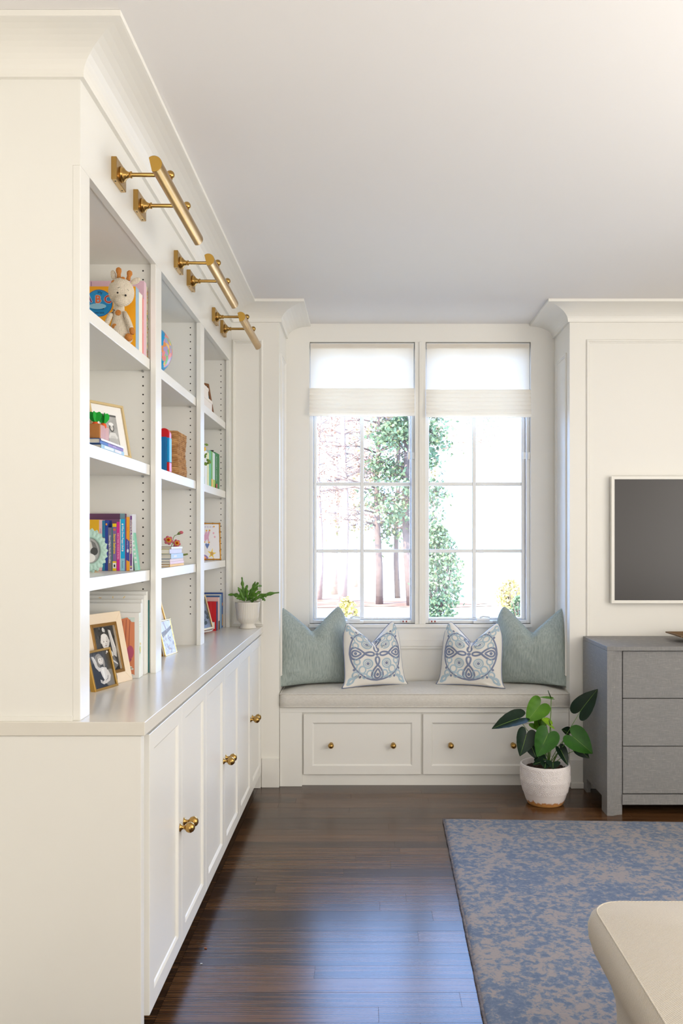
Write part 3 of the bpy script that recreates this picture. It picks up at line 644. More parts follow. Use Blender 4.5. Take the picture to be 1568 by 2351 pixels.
# ------------------------------------------------------------------ ottoman
def twill():
    m = bpy.data.materials.new('cream_twill'); m.use_nodes = True; nt = m.node_tree; b = nt.nodes['Principled BSDF']; L = nt.links.new; tc = nt.nodes.new('ShaderNodeTexCoord')
    mp = nt.nodes.new('ShaderNodeMapping'); mp.inputs['Rotation'].default_value = (0, R(20), R(62)); L(tc.outputs['Object'], mp.inputs[0])
    wv = nt.nodes.new('ShaderNodeTexWave'); wv.inputs['Scale'].default_value = 75; wv.inputs['Distortion'].default_value = 1.2; wv.inputs['Detail'].default_value = 2; wv.inputs['Detail Scale'].default_value = 3; L(mp.outputs[0], wv.inputs[0])
    n = nt.nodes.new('ShaderNodeTexNoise'); n.inputs['Scale'].default_value = 400; L(tc.outputs['Object'], n.inputs[0])
    ad = nt.nodes.new('ShaderNodeMath'); L(wv.outputs['Fac'], ad.inputs[0]); L(n.outputs[0], ad.inputs[1])
    rp = nt.nodes.new('ShaderNodeValToRGB'); rp.color_ramp.elements[0].position = .3; rp.color_ramp.elements[0].color = lin((178, 168, 152)) + (1,); rp.color_ramp.elements[1].position = 1; rp.color_ramp.elements[1].color = lin((208, 199, 184)) + (1,)
    L(ad.outputs[0], rp.inputs[0]); L(rp.outputs[0], b.inputs['Base Color']); b.inputs['Roughness'].default_value = .9; b.inputs['Specular IOR Level'].default_value = .15
    bp = nt.nodes.new('ShaderNodeBump'); bp.inputs['Strength'].default_value = .35; bp.inputs['Distance'].default_value = .0015; L(ad.outputs[0], bp.inputs['Height']); L(bp.outputs[0], b.inputs['Normal']); return m
TW = twill()
t = thing('ottoman', 'cream twill upholstered ottoman with a rounded overhanging top on the rug', 'ottoman', (1.03, 1.7, .015))
ox0, ox1, oy0, oy1 = .578, 1.42, 1.25, 2.235; ocx, ocy = (ox0 + ox1) / 2, (oy0 + oy1) / 2; hx, hy = (ox1 - ox0) / 2, (oy1 - oy0) / 2
def ring(dx, z, rc, n=16):
    pts = []; a_, b_ = hx + dx, hy + dx
    for q, (sx, sy) in enumerate(((1, 1), (-1, 1), (-1, -1), (1, -1))):
        for k in range(n + 1):
            t_ = R(90 * q + 90 * k / n); pts.append(V((ocx + sx * (a_ - rc) + rc * math.cos(t_), ocy + sy * (b_ - rc) + rc * math.sin(t_), z)))
    return pts
prof_o = [(-.05, .018, .05), (-.05, .20, .05), (-.048, .235, .05), (-.036, .275, .06), (-.018, .31, .065), (.0, .345, .07), (.010, .38, .07), (.012, .41, .07), (.006, .436, .075), (-.006, .450, .075)]
m = MB(); rgs = [ring(*p) for p in prof_o]; n = len(rgs[0]); vs = [p for r_ in rgs for p in r_]
m.add(vs, [(j * n + i, j * n + (i + 1) % n, (j + 1) * n + (i + 1) % n, (j + 1) * n + i) for j in range(len(rgs) - 1) for i in range(n)], None, True); m.add(rgs[0], [tuple(range(n))[::-1]])
obj('body', m, TW, t)
m = MB(); k0 = ring(-.006, .45, .075); lv = 14; vs = []
for j in range(lv + 1):
    f = 1 - j / lv; h = .45 + .045 * (1 - f ** 2.2)
    vs += [V((ocx + (p.x - ocx) * f, ocy + (p.y - ocy) * f, h)) for p in k0]
m.add(vs, [(j * n + i, j * n + (i + 1) % n, (j + 1) * n + (i + 1) % n, (j + 1) * n + i) for j in range(lv) for i in range(n)], None, True); tp = obj('top_cover', m, TW, t)
m = MB(); m.tube(k0 + [k0[0]], .0022, seg=6); obj('seam', m, TW, tp)
#PART2
# ------------------------------------------------------------------ books, frames and ornaments
PAGE = mat('page_block', (238, 231, 214), .8, bump=(300, .4, (1, 1, 1)))
def book(name, o, a, b, c, W_, T_, H_, cov, label, group=None, spine=None, prints=None, board=.002, cat='book'):
    """o lower front corner at the spine; a spine->fore edge, b through the thickness, c up the spine"""
    o, a, b, c = V(o), V(a).normalized(), V(b).normalized(), V(c).normalized(); t = thing(name, label, cat, o, group)
    mb = MB(); cm = col(cov) if isinstance(cov, tuple) else cov; sm = (col(spine) if isinstance(spine, tuple) else spine) or cm
    mb.obox(o + a * .0008, a * (W_ - .0008), b * board, c * H_, cm); mb.obox(o + a * .0008 + b * (T_ - board), a * (W_ - .0008), b * board, c * H_, cm)
    obj('cover', mb, cm, t)
    mb = MB(); mb.obox(o - a * .0004, a * .0022, b * T_, c * H_, sm); obj('spine', mb, sm, t, bevel=min(.0008, T_ * .12), seg=1)
    mb = MB(); mb.obox(o + a * .002 + b * board + c * .0025, a * (W_ - .006), b * (T_ - 2 * board), c * (H_ - .005), PAGE); obj('pages', mb, PAGE, t)
    if prints:                                       # prints(fn_cover, fn_spine) draw on the front board / the spine
        for nm, fn in prints:
            mb = MB()
            fc = lambda u, v, k=1: o + a * (W_ * u) + c * (H_ * v) - b * (.0004 * k)
            fs = lambda u, v, k=1: o + b * (T_ * u) + c * (H_ * v) - a * (.0004 + .0004 * k)
            fn(mb, fc, fs, a, b, c); obj(nm, mb, None, t)
    return t
def quad(mb, f, u0, v0, u1, v1, rgb, k=1): k += len(mb.f) * .05; mb.poly([f(u0, v0, k), f(u1, v0, k), f(u1, v1, k), f(u0, v1, k)], col(rgb))
def ell(mb, f, u, v, ru, rv, rgb, k=1, n=20, rot_=0):
    cs, sn = math.cos(rot_), math.sin(rot_); k += len(mb.f) * .05
    mb.poly([f(u + ru * math.cos(2 * math.pi * i / n) * cs - rv * math.sin(2 * math.pi * i / n) * sn, v + ru * math.cos(2 * math.pi * i / n) * sn + rv * math.sin(2 * math.pi * i / n) * cs, k) for i in range(n)], col(rgb))
def shape(mb, f, pts, rgb, k=1): k += len(mb.f) * .05; mb.poly([f(u, v, k) for u, v in pts], col(rgb))
def frame(BL, BR, TR, bar, depth, fm, label, pic, mat_w=0, mat_rgb=(240, 238, 234), inner=None, bamboo=False, group=None, W_=None, pm=None, easel=.05):
    """picture frame from its lower left, lower right and upper right front corners; W_ overrides the width"""
    BL, BR, TR = V(BL), V(BR), V(TR); u = (BR - BL).normalized(); v = TR - BR; v -= u * v.dot(u); H_ = v.length; v.normalize(); n = u.cross(v)
    w = W_ or (BR - BL).length; o = BR - u * w; t = thing('framed_photo', label, 'picture frame', o, group)
    f = lambda a, b_, k=0: o + u * a + v * b_ + n * k
    if bamboo:
        for p, q in ((f(0, bar / 2, -depth / 2), f(w, bar / 2, -depth / 2)), (f(0, H_ - bar / 2, -depth / 2), f(w, H_ - bar / 2, -depth / 2)), (f(bar / 2, 0, -depth / 2), f(bar / 2, H_, -depth / 2)), (f(w - bar / 2, 0, -depth / 2), f(w - bar / 2, H_, -depth / 2))):
            mb = MB(); k = 24; mb.tube([p + (q - p) * (i / k) for i in range(k + 1)], [bar / 2 * (1.18 if i % 6 == 0 else .88) for i in range(k + 1)], seg=10); obj('frame_bar', mb, fm, t)
    else:
        for pts in ([(0, 0), (w, 0), (w - bar, bar), (bar, bar)], [(w, 0), (w, H_), (w - bar, H_ - bar), (w - bar, bar)], [(w, H_), (0, H_), (bar, H_ - bar), (w - bar, H_ - bar)], [(0, H_), (0, 0), (bar, bar), (bar, H_ - bar)]):
            mb = MB(); mb.prism([f(a, b_, -depth) for a, b_ in pts], n * depth, fm); obj('frame_bar', mb, fm, t, bevel=.001, seg=1)
    i0 = bar
    if inner:
        iw, im = inner; j = bar - iw
        for pts in ([(j, j), (w - j, j), (w - bar, bar), (bar, bar)], [(w - j, j), (w - j, H_ - j), (w - bar, H_ - bar), (w - bar, bar)], [(w - j, H_ - j), (j, H_ - j), (bar, H_ - bar), (w - bar, H_ - bar)], [(j, H_ - j), (j, j), (bar, bar), (bar, H_ - bar)]):
            mb = MB(); mb.prism([f(a, b_, 0) for a, b_ in pts], n * .0035, im); obj('inner_bar', mb, im, t, bevel=.001, seg=1)
    mb = MB(); mb.prism([f(bar * .5, bar * .5, -depth), f(w - bar * .5, bar * .5, -depth), f(w - bar * .5, H_ - bar * .5, -depth), f(bar * .5, H_ - bar * .5, -depth)], n * (depth * .55), None); obj('mount', mb, col(mat_rgb), t)
    pw, ph = w - 2 * bar - 2 * mat_w, H_ - 2 * bar - 2 * mat_w; po = f(bar + mat_w, bar + mat_w, -depth * .45 + .0004)
    g = lambda a, b_, k=1: po + u * (pw * a) + v * (ph * b_) + n * (.00025 * k)
    mb = MB(); mb.poly([g(0, 0, 0), g(1, 0, 0), g(1, 1, 0), g(0, 1, 0)], pm or col((120, 120, 120))); pic(mb, g, u, v); obj('photograph', mb, None, t)
    if easel:
        mb = MB(); top = f(w / 2, H_ * .62, -depth); ft = V(top) - n * easel; ft.z = BL.z + .001
        mb.obox(top - u * .012, u * .024, n * -.002, ft - top, DARK); obj('easel_back', mb, DARK, t)
    return t
E1, E2, EZ = V((-1, 0, 0)), V((0, 1, 0)), V((0, 0, 1))
# ---- nearest bay, top shelf
z = SZ[0] + .0006
def abc(mb, fc, fs, a, b, c):
    r = .044 / .2
    ell(mb, fc, .64, .735, .047 / .2, .047 / .219, (20, 110, 190), 1, 36); ell(mb, fc, .64, .735, .0445 / .2, .0445 / .219, (28, 152, 218), 2, 36)
    o = lambda u, v: fc(u, v, 4)
    for ch, u, cc in (('A', .82, (128, 84, 140)), ('B', .655, (226, 108, 60)), ('C', .485, (200, 70, 58))):
        text(mb, ch, fc(u, .79 if ch != 'A' else .80, 3), -a, c, .0265, col((245, 240, 235)), bold=.09); text(mb, ch, o(u, .79 if ch != 'A' else .80), -a, c, .0265, col(cc), bold=.045)
    text(mb, 'My', o(.62, .90), -a, c, .010, col((20, 60, 110)))
    ell(mb, fc, .64, .667, .15, .045, (150, 205, 232), 3); text(mb, 'Bible', o(.64, .668), -a, c, .0135, col((20, 24, 30)), bold=.03)
    text(mb, 'of', o(.86, .70), -a, c, .008, col((20, 60, 110))); text(mb, 'verses', o(.63, .585), -a, c, .0095, col((20, 60, 110)))
    ell(mb, fc, .22, .60, .06, .07, (222, 92, 80), 2); quad(mb, fc, .19, .44, .245, .54, (128, 182, 214), 2); ell(mb, fc, .21, .70, .035, .03, (246, 214, 190), 3); ell(mb, fc, .205, .725, .04, .02, (170, 80, 50), 4)
book('board_book', (-.8035, 2.945, z), E1, E2, EZ, .20, .036, .219, (252, 176, 22), 'orange board book with a blue ABC circle behind the crochet giraffe', spine=(160, 192, 214), prints=[('cover_print', abc)], board=.008)
book('cream_book', (-.803, 2.984, z), E1, E2, EZ, .2, .042, .212, (246, 240, 222), 'cream spined picture book right behind the orange ABC book', spine=(248, 243, 226))
book('red_spined_book', (-.804, 3.028, z), E1, E2, EZ, .2, .026, .205, (236, 130, 122), 'thin coral red spined book next to the cream book on the top shelf', spine=(240, 176, 180), prints=[('spine_print', lambda mb, fc, fs, a, b, c: (quad(mb, fs, .0, .0, .42, 1, (238, 122, 112)), text(mb, 'TEN LITTLE STORIES', fs(.2, .5, 3), -c, b, .004, col((250, 230, 225)), .15)))])
book('pink_book', (-.804, 3.056, z), E1, E2, EZ, .22, .028, .272, (228, 190, 206), 'tall pale pink picture book rising behind the crochet giraffe', spine=(233, 198, 212), prints=[('cover_print', lambda mb, fc, fs, a, b, c: (quad(mb, fc, .86, .93, .868, .99, (130, 90, 140)), quad(mb, fc, .3, .90, .34, .93, (80, 60, 90))))])
def speck(mb, fc, fs, a, b, c):
    r = random.Random(4)
    for _ in range(40): ell(mb, fs, r.uniform(.15, .85), r.uniform(.03, .97), .13, .012, r.choice([(206, 90, 60), (120, 160, 90), (230, 190, 90), (90, 140, 170), (190, 90, 120)]))
book('speckled_book', (-.804, 3.087, z), E1, E2, EZ, .2, .024, .262, (214, 206, 180), 'many-coloured speckled spine, last book against the side of the top shelf', prints=[('spine_print', speck)])
t = thing('paper_slip', 'white printed paper slip sticking up between books on the top shelf', 'paper', (-.915, 3.0, 2.30)); mb = MB()
mb.obox((-.937, 3.0555, 2.262), (.05, 0, -.02), (0, -.0006, 0), (.02, 0, .05), col((236, 236, 232))); obj('sheet', mb, col((236, 236, 232)), t)
mb = MB(); mb.obox((-.918, 3.0545, 2.292), (.02, 0, -.008), (0, -.0003, 0), (.001, 0, .003), col((90, 90, 100))); obj('print', mb, col((90, 90, 100)), t)

# crochet giraffe
def yarn(name, rgb):
    m = mat(name, rgb, .95, spec=.1); nt = m.node_tree; b = nt.nodes['Principled BSDF']; L = nt.links.new; tc = nt.nodes.new('ShaderNodeTexCoord'); outs = []
    for ax in ((0, 0, 1), (1, .6, 0)):
        dt = nt.nodes.new('ShaderNodeVectorMath'); dt.operation = 'DOT_PRODUCT'; dt.inputs[1].default_value = ax; L(tc.outputs['Object'], dt.inputs[0])
        mu = nt.nodes.new('ShaderNodeMath'); mu.operation = 'MULTIPLY'; mu.inputs[1].default_value = 2 * math.pi / .0036; L(dt.outputs['Value'], mu.inputs[0])
        sn = nt.nodes.new('ShaderNodeMath'); sn.operation = 'SINE'; L(mu.outputs[0], sn.inputs[0]); outs.append(sn)
    ad = nt.nodes.new('ShaderNodeMath'); L(outs[0].outputs[0], ad.inputs[0]); L(outs[1].outputs[0], ad.inputs[1])
    bp = nt.nodes.new('ShaderNodeBump'); bp.inputs['Strength'].default_value = .7; bp.inputs['Distance'].default_value = .0012; L(ad.outputs[0], bp.inputs['Height']); L(bp.outputs[0], b.inputs['Normal'])
    rp = nt.nodes.new('ShaderNodeMapRange'); rp.inputs[1].default_value = -2; rp.inputs[2].default_value = -.6; rp.inputs[3].default_value = .8; rp.inputs[4].default_value = 1
    hs = nt.nodes.new('ShaderNodeMix'); hs.data_type = 'RGBA'; hs.blend_type = 'MULTIPLY'; hs.inputs[0].default_value = 1; hs.inputs[6].default_value = b.inputs['Base Color'].default_value[:]
    L(ad.outputs[0], rp.inputs[0]); L(rp.outputs[0], hs.inputs[7]); L(hs.outputs[2], b.inputs['Base Color']); return m
YC, YO = yarn('cream_yarn', (250, 236, 214)), yarn('orange_yarn', (226, 150, 80))
gy = 2.855; G = lambda x, y, dy=0: at(x, y, gy + dy)
t = thing('crochet_giraffe', 'cream crochet giraffe with orange horns and spots sitting at the shelf edge', 'toy', (G(276, 790).x, gy, z))
def blob(prof, m=None, n=26):                        # body of stacked ellipses: (x, y pixel, rx, rz px) -> loft
    mb = MB(); k = gy / F; vs = []
    for (x, y, r, dy) in prof:
        c = G(x, y, dy)
        for i in range(n): a = 2 * math.pi * i / n; vs.append(c + V((r * k * math.cos(a), r * k * .9 * math.sin(a), 0)))
    fs = [(j * n + i, j * n + (i + 1) % n, (j + 1) * n + (i + 1) % n, (j + 1) * n + i) for j in range(len(prof) - 1) for i in range(n)]
    fs += [tuple(range(n))[::-1], tuple((len(prof) - 1) * n + i for i in range(n))]
    mb.add(vs, [f[::-1] for f in fs], m, True); return mb
zb_px = CY - (z - HC) * F / gy
obj('body', blob([(279, zb_px - .2, 16, 0), (278.5, zb_px - 6, 24, 0), (277, 778, 27, 0), (276, 765, 25.5, 0), (275, 750, 21, 0), (273.5, 735, 16, 0), (273, 722, 13.5, 0), (273, 710, 12.5, 0), (273, 698, 12, 0), (274, 690, 12, 0)]), YC, t)
k = gy / F; Mh = Matrix.Rotation(R(-7), 4, 'Y')
hd = MB(); hd.ball(G(278.5, 671), 1, seg=32, sc=(29.3 * k, 27 * k, 32.5 * k), M=Mh); hd = obj('head', hd, YC, t)
mb = MB(); mb.ball(G(278, 691, -.034), 1, seg=24, sc=(15 * k, 11 * k, 12.5 * k)); obj('muzzle', mb, YC, hd)
for x, y in ((270.3, 672), (288.3, 678.2)):
    mb = MB(); mb.ball(G(x, y, -.0365), .0036, seg=12); obj('eye', mb, mat('black_bead', (26, 18, 16), .15), hd)
for p in ((270.5, 661, 275, 659.3), (292, 664, 295.5, 667.5)):
    mb = MB(); mb.tube([G(p[0], p[1], -.0395), G(p[2], p[3], -.0395)], .0006, seg=5); obj('eyebrow', mb, DARK, hd)
for x0, y0, x1, y1 in ((273, 640, 272.5, 620), (294, 643, 297.5, 627)):
    mb = MB(); mb.tube([G(x0, y0), G((x0 + x1) / 2, (y0 + y1) / 2), G(x1, y1 + 2), G(x1, y1 - 3), G(x1, y1 - 6)], [.0075, .0062, .0095, .0085, .003], seg=14); obj('horn', mb, YO, hd)
for x, y, a, sx, sz in ((260.5, 632, -14, 6.5, 12), (311, 645.5, 62, 7, 12.5)):
    mb = MB(); mb.ball(G(x, y, .004), 1, seg=18, sc=(sx * k, 4 * k, sz * k), M=Matrix.Rotation(R(a), 4, 'Y')); obj('ear', mb, YC, hd)
for x, y, dy, sx, sz, par in ((261, 648, -.022, 5.5, 5, hd), (282, 639.5, -.014, 5.5, 4, hd)):
    mb = MB(); mb.ball(G(x, y, dy), 1, seg=16, sc=(sx * k, 4 * k, sz * k)); obj('spot', mb, YO, par)
for x, y, dy, r in ((271.3, 718, -.0175, 6.8), (263, 749, -.026, 6), (294.5, 774, -.024, 5.6)):
    mb = MB(); mb.lathe([(r * k, 0), (r * k, .001), (r * k * .8, .0026), (r * k * .35, .0018), (0, .0026)], G(x, y, dy), (0.25 * (x > 290), -1, .12), 16); obj('spot', mb, YO, t)
for pts, hand in (([(262, 712), (254, 722), (247, 738), (243, 752)], (241, 768)), ([(286, 716), (291, 728), (297, 742), (301.5, 754)], (305.5, 768))):
    mb = MB(); mb.tube([G(x, y, -.012 - .004 * i) for i, (x, y) in enumerate(pts)], [.0058, .0085, .0085, .0075], seg=12); ar = obj('arm', mb, YC, t)
    mb = MB(); p0, p1 = G(*pts[-1], -.024), G(*hand, -.026); mb.tube([p0, p0.lerp(p1, .35), p0.lerp(p1, .75), p1], [.0076, .0092, .0088, .003], seg=12); obj('hand', mb, YO, ar)
mb = MB(); p0, p1 = V((-.83, 2.85, z + .014)), V((-.800, 2.835, z + .0135)); mb.tube([p0, p0.lerp(p1, .8)], [.013, .0125], seg=14); lg = obj('leg', mb, YC, t)
mb = MB(); mb.ball((-.796, 2.83, z + .0145), .0135, seg=16); obj('foot', mb, YO, lg)

# ---- nearest bay, second shelf
z = SZ[1] + .0006
def bwbg(nm, a, b_): return mat(nm, a, .35, var=(40, .25, b_))
PG = bwbg('grey_photo', (150, 150, 148), (190, 190, 188)); PD = bwbg('dark_photo', (26, 26, 27), (72, 72, 72)); PP = bwbg('pale_photo', (226, 226, 232), (180, 182, 196))
def girl_hat(mb, g, u, v):
    quad(mb, g, 0, .94, 1, 1, (90, 90, 88)); ell(mb, g, .25, .78, .13, .035, (96, 96, 96))
    shape(mb, g, [(.38, 0), (.95, 0), (.9, .22), (.8, .42), (.5, .42), (.42, .2)], (206, 206, 204), 2)
    for i in range(6): quad(mb, g, .47 + .075 * i, .02, .485 + .075 * i, .24, (110, 110, 110), 3)
    shape(mb, g, [(.5, .42), (.82, .42), (.92, .28), (.86, .22), (.76, .32), (.55, .32), (.44, .2), (.38, .26)], (222, 222, 220), 3)
    ell(mb, g, .65, .58, .13, .13, (70, 68, 66), 3); ell(mb, g, .65, .575, .085, .09, (220, 218, 214), 4); ell(mb, g, .63, .69, .14, .055, (240, 240, 238), 5)
    for q in (.62, .68): ell(mb, g, q, .585, .01, .008, (60, 60, 60), 5)
    ell(mb, g, .65, .53, .018, .006, (110, 100, 100), 5)
TAN = mat('tan_oak', (208, 184, 134), .5, bump=(80, .2, (1, 1, 8)))
BR = V((-.795, 2.866, z)); d = V((.475, .88, 0)).normalized(); TR = BR + V((-.040, .010, .180))
frame(BR - d * .155, BR, TR, .0085, .014, TAN, 'tan wood frame with a wide white mat around a girl in a sunhat', girl_hat, mat_w=.03, pm=PG)
def flat(mb, fc, fs, a, b, c):
    quad(mb, fs, 0, 0, .6, .33, (70, 110, 180)); quad(mb, fs, 0, .33, .6, 1, (146, 122, 186)); text(mb, 'STORY TIME', fs(.3, .6, 2), c, b, .004, col((240, 240, 246)), .06); quad(mb, fs, .6, 0, 1, 1, (240, 240, 244)); text(mb, 'little bear', fs(.8, .5, 2), c, b, .003, col((90, 100, 160)), .09)
book('flat_book', (-.798, 2.545, z), E1, EZ, E2, .17, .0125, .238, (60, 100, 160), 'pale blue book lying at the bottom of the pair under the carrot planter', spine=(160, 200, 222), prints=[('spine_print', lambda mb, fc, fs, a, b, c: (quad(mb, fs, .15, .12, .85, .52, (226, 232, 238)), quad(mb, fs, .15, .56, .85, .86, (236, 228, 230))))])
book('flat_book', (-.799, 2.535, z + .013), E1, EZ, E2, .17, .0155, .24, (52, 92, 150), 'blue and purple spined book lying on top of the pale blue book', spine=(110, 110, 180), prints=[('spine_print', flat)])
zt_ = z + .0295
t = thing('carrot_planter', 'small wooden toy planter with felt carrots on the flat books', 'toy', (-.85, 2.6, zt_))
WB = mat('honey_wood', (206, 142, 74), .45, var=(18, .3, (176, 104, 44), (1, 1, .35))); FELT = mat('green_felt', (36, 170, 62), .95, bump=(400, .4)); CAR = mat('orange_carrot', (232, 88, 30), .5)
mb = MB(); mb.box((-.90, 2.552, zt_), (-.8035, 2.642, zt_ + .045)); obj('block', mb, WB, t, bevel=.003)
for x, y in ((-.826, 2.575), (-.811, 2.605), (-.870, 2.59)):
    mb = MB(); mb.ball((x, y, zt_ + .044), .0105, seg=16); c_ = obj('carrot', mb, CAR, t)
    for q in range(4):
        a = q * 1.6 + x * 40; mb = MB(); ti = V((math.cos(a) * .42, math.sin(a) * .42, 1)).normalized(); sd = ti.cross(V((math.sin(a), -math.cos(a), .2))).normalized(); b0 = V((x, y, zt_ + .05))
        prf = [(0, .002), (.3, .008), (.6, .0105), (.85, .008), (1, .002)]
        mb.prism([b0 + ti * (.036 * h) + sd * w_ for h, w_ in prf] + [b0 + ti * (.036 * h) - sd * w_ for h, w_ in prf[::-1]], ti.cross(sd) * .0022); obj('leaf', mb, FELT, c_)

# ---- nearest bay, third shelf: row of board books, spines towards the room's near end
z = SZ[2] + .0006; yb = 3.012; mpp = yb / F
def spine_book(name, x0, x1, top, rgb, label, prints=None, dp=.045, y=yb, cover=None):
    a, b_ = (x0 - CX) * y / F, (x1 - CX) * y / F; h = HC - (top - CY) * y / F - z
    return book(name, (a, y, z), E2, V((1, 0, 0)), EZ, dp, b_ - a, h, cover or rgb, label, 'children\'s books on the third shelf', rgb, prints)
def sp(txt, rgb, h=.0055, pos=.5, mw=.12, extra=None):
    def fn(mb, fc, fs, a, b, c):
        if extra: extra(mb, fs)
        text(mb, txt, fs(.5, pos, 3), -c, b, h, col(rgb), mw, bold=.04)
    return [('spine_print', fn)]
book('purple_book', ((206 - CX) * 3.09 / F - .05, 3.0905, z), V((1, 0, 0)), E2, EZ, .178, .02, .205, (112, 70, 104), 'large plum purple board book standing behind the row of small books', prints=[('cover_print', lambda mb, fc, fs, a, b, c: (quad(mb, fc, .9, .84, 1, 1, (130, 170, 184)), quad(mb, fc, 0, 0, .9, .9, (142, 100, 138))))], board=.004)
spine_book('yellow_book', 199, 227.3, 1193, (238, 184, 30), 'thick golden yellow book behind the mint oval frame', cover=(238, 184, 30))
spine_book('pink_spined_book', 227.4, 234.3, 1194, (246, 206, 214), 'thin pale pink spined book beside the yellow book', sp('LITTLE FEET', (170, 130, 180), .004, .75, .05))
spine_book('teal_book', 234.6, 240.8, 1195, (40, 128, 170), 'teal book with dark scalloped edge left of the blue spined book', sp('', (0, 0, 0), extra=lambda mb, fs: [ell(mb, fs, .2, .62 - .13 * i, .4, .05, (30, 40, 80) if i else (150, 50, 40)) for i in range(4)] and None) if False else [('spine_print', lambda mb, fc, fs, a, b, c: [ell(mb, fs, .45, .62 - .13 * i, .42, .045, (34, 44, 84) if i else (160, 60, 44)) for i in range(4)])])
spine_book('blue_book', 241, 248, 1194.5, (42, 66, 158), 'royal blue spined board book with cartoon lettering', sp('Bear Stripes', (240, 240, 244), .0062, .42, .075, lambda mb, fs: ell(mb, fs, .5, .92, .3, .022, (244, 160, 50))))
spine_book('grey_book', 248.2, 256.5, 1211, (122, 118, 146), 'short grey spined book reading Good Night', sp('Good Night North Carolina', (238, 238, 238), .0062, .5, .105, lambda mb, fs: quad(mb, fs, 0, 0, 1, .24, (150, 128, 116))))
spine_book('teal_spined_book', 256.7, 258.4, 1203, (40, 134, 130), 'thin teal book squeezed beside the seahorse book')
def sea(mb, fs): quad(mb, fs, 0, .93, 1, 1, (252, 208, 20)); quad(mb, fs, 0, .0, 1, .20, (252, 208, 20)); quad(mb, fs, .05, .05, .95, .165, (244, 242, 238), 2); ell(mb, fs, .5, .87, .32, .022, (236, 120, 70)); ell(mb, fs, .5, .105, .2, .03, (30, 30, 30), 3)
spine_book('purple_spined_book', 258.6, 267.5, 1202, (140, 108, 166), 'purple and yellow spined board book reading Secret Seahorse', sp('Secret Seahorse', (250, 222, 60), .0078, .57, .09, sea))
spine_book('magenta_book', 267.7, 274.8, 1198, (216, 44, 150), 'magenta spined board book with small white lettering', sp('HUSH A THANK YOU BOOK OF PRAYERS', (250, 226, 240), .0036, .5, .13))
spine_book('white_book', 275, 276.9, 1192, (228, 226, 222), 'thin white book between the magenta and the bright blue books')
def pup(mb, fs): quad(mb, fs, 0, 0, 1, .235, (150, 210, 232)); text(mb, 'Autumn', fs(.5, .12, 3), V((0, 0, -1)), V((1, 0, 0)), .006, col((60, 120, 150)), .03); ell(mb, fs, .5, .895, .22, .018, (235, 245, 250)); ell(mb, fs, .5, .39, .22, .018, (235, 245, 250))
spine_book('bright_blue_book', 277, 286.7, 1191.5, (10, 180, 236), 'bright blue spined board book with a question in white letters', sp('What Does Puppy Like?', (245, 250, 252), .0065, .64, .082, pup))
spine_book('plum_book', 286.9, 289.6, 1190, (130, 80, 140), 'thin plum spined book between the bright blue and orange books')
def orb(mb, fs): shape(mb, fs, [(0, .2), (1, .17), (1, .55), (0, .6)], (66, 76, 168)); ell(mb, fs, .5, .37, .3, .035, (240, 244, 248), 2); text(mb, 'Goodnight Stories', fs(.5, .48, 3), V((0, 0, -1)), V((1, 0, 0)), .004, col((230, 230, 240)), .03)
spine_book('orange_spined_book', 289.9, 297.2, 1187, (250, 170, 44), 'orange and blue spined book beside the physics book', [('spine_print', lambda mb, fc, fs, a, b, c: (orb(mb, fs), text(mb, 'Luna', fs(.5, .78, 3), -c, b, .005, col((220, 130, 30)), .03)))])
def ph(mb, fs): quad(mb, fs, .2, .03, .8, .97, (122, 60, 142)); ell(mb, fs, .5, .07, .25, .018, (220, 210, 110), 2); text(mb, 'FERRIE', fs(.5, .16, 3), V((0, 0, -1)), V((1, 0, 0)), .0035, col((60, 30, 70)), .02)
spine_book('physics_book', 297.6, 304.4, 1180.5, (226, 230, 240), 'white and purple spined book reading Statistical Physics for babies', sp('STATISTICAL PHYSICS for babies', (244, 234, 214), .0062, .60, .125, ph))
a_ = (306.5 - CX) * yb / F
book('mint_notebook', (a_ + .004, yb + .004, z), E2, V((.99, 0, .12)), V((-.12, 0, .99)), .026, .0125, .134, (130, 206, 178), 'mint green notebook leaning against the end of the book row', spine=(172, 224, 202), prints=[('spine_print', lambda mb, fc, fs, a, b, c: [quad(mb, fs, .3, .2 + .11 * i, .8, .25 + .11 * i, (240, 244, 242)) for i in range(6)])])
# mint oval frame
t = thing('oval_photo', 'mint green scalloped oval photo frame at the left of the third shelf', 'picture frame', ((207 - CX) * 2.86 / F, 2.86, z))
fc_ = at(206.5, 1264.5, 2.86); ax = V((.42, -.9, .16)).normalized(); uu = V((.9, .42, 0)).normalized(); vv = ax.cross(uu); MINT = mat('mint_glaze', (176, 208, 194), .5, bump=(90, .2))
mb = MB(); n = 96; rings = []
for s_, h in ((.60, .003), (.635, .0075), (.70, .0085), (.86, .005), (.86, 0), (.6, 0)):
    rings.append([fc_ + uu * (.054 * s_ * math.cos(6.2832 * i / n)) + vv * (.0715 * s_ * math.sin(6.2832 * i / n)) + ax * h for i in range(n)])
vs = [p for r_ in rings for p in r_]; mb.add(vs, [(j * n + i, j * n + (i + 1) % n, ((j + 1) % 6) * n + (i + 1) % n, ((j + 1) % 6) * n + i) for j in range(6) for i in range(n)], None, True); rg_ob = obj('ring', mb, MINT, t)
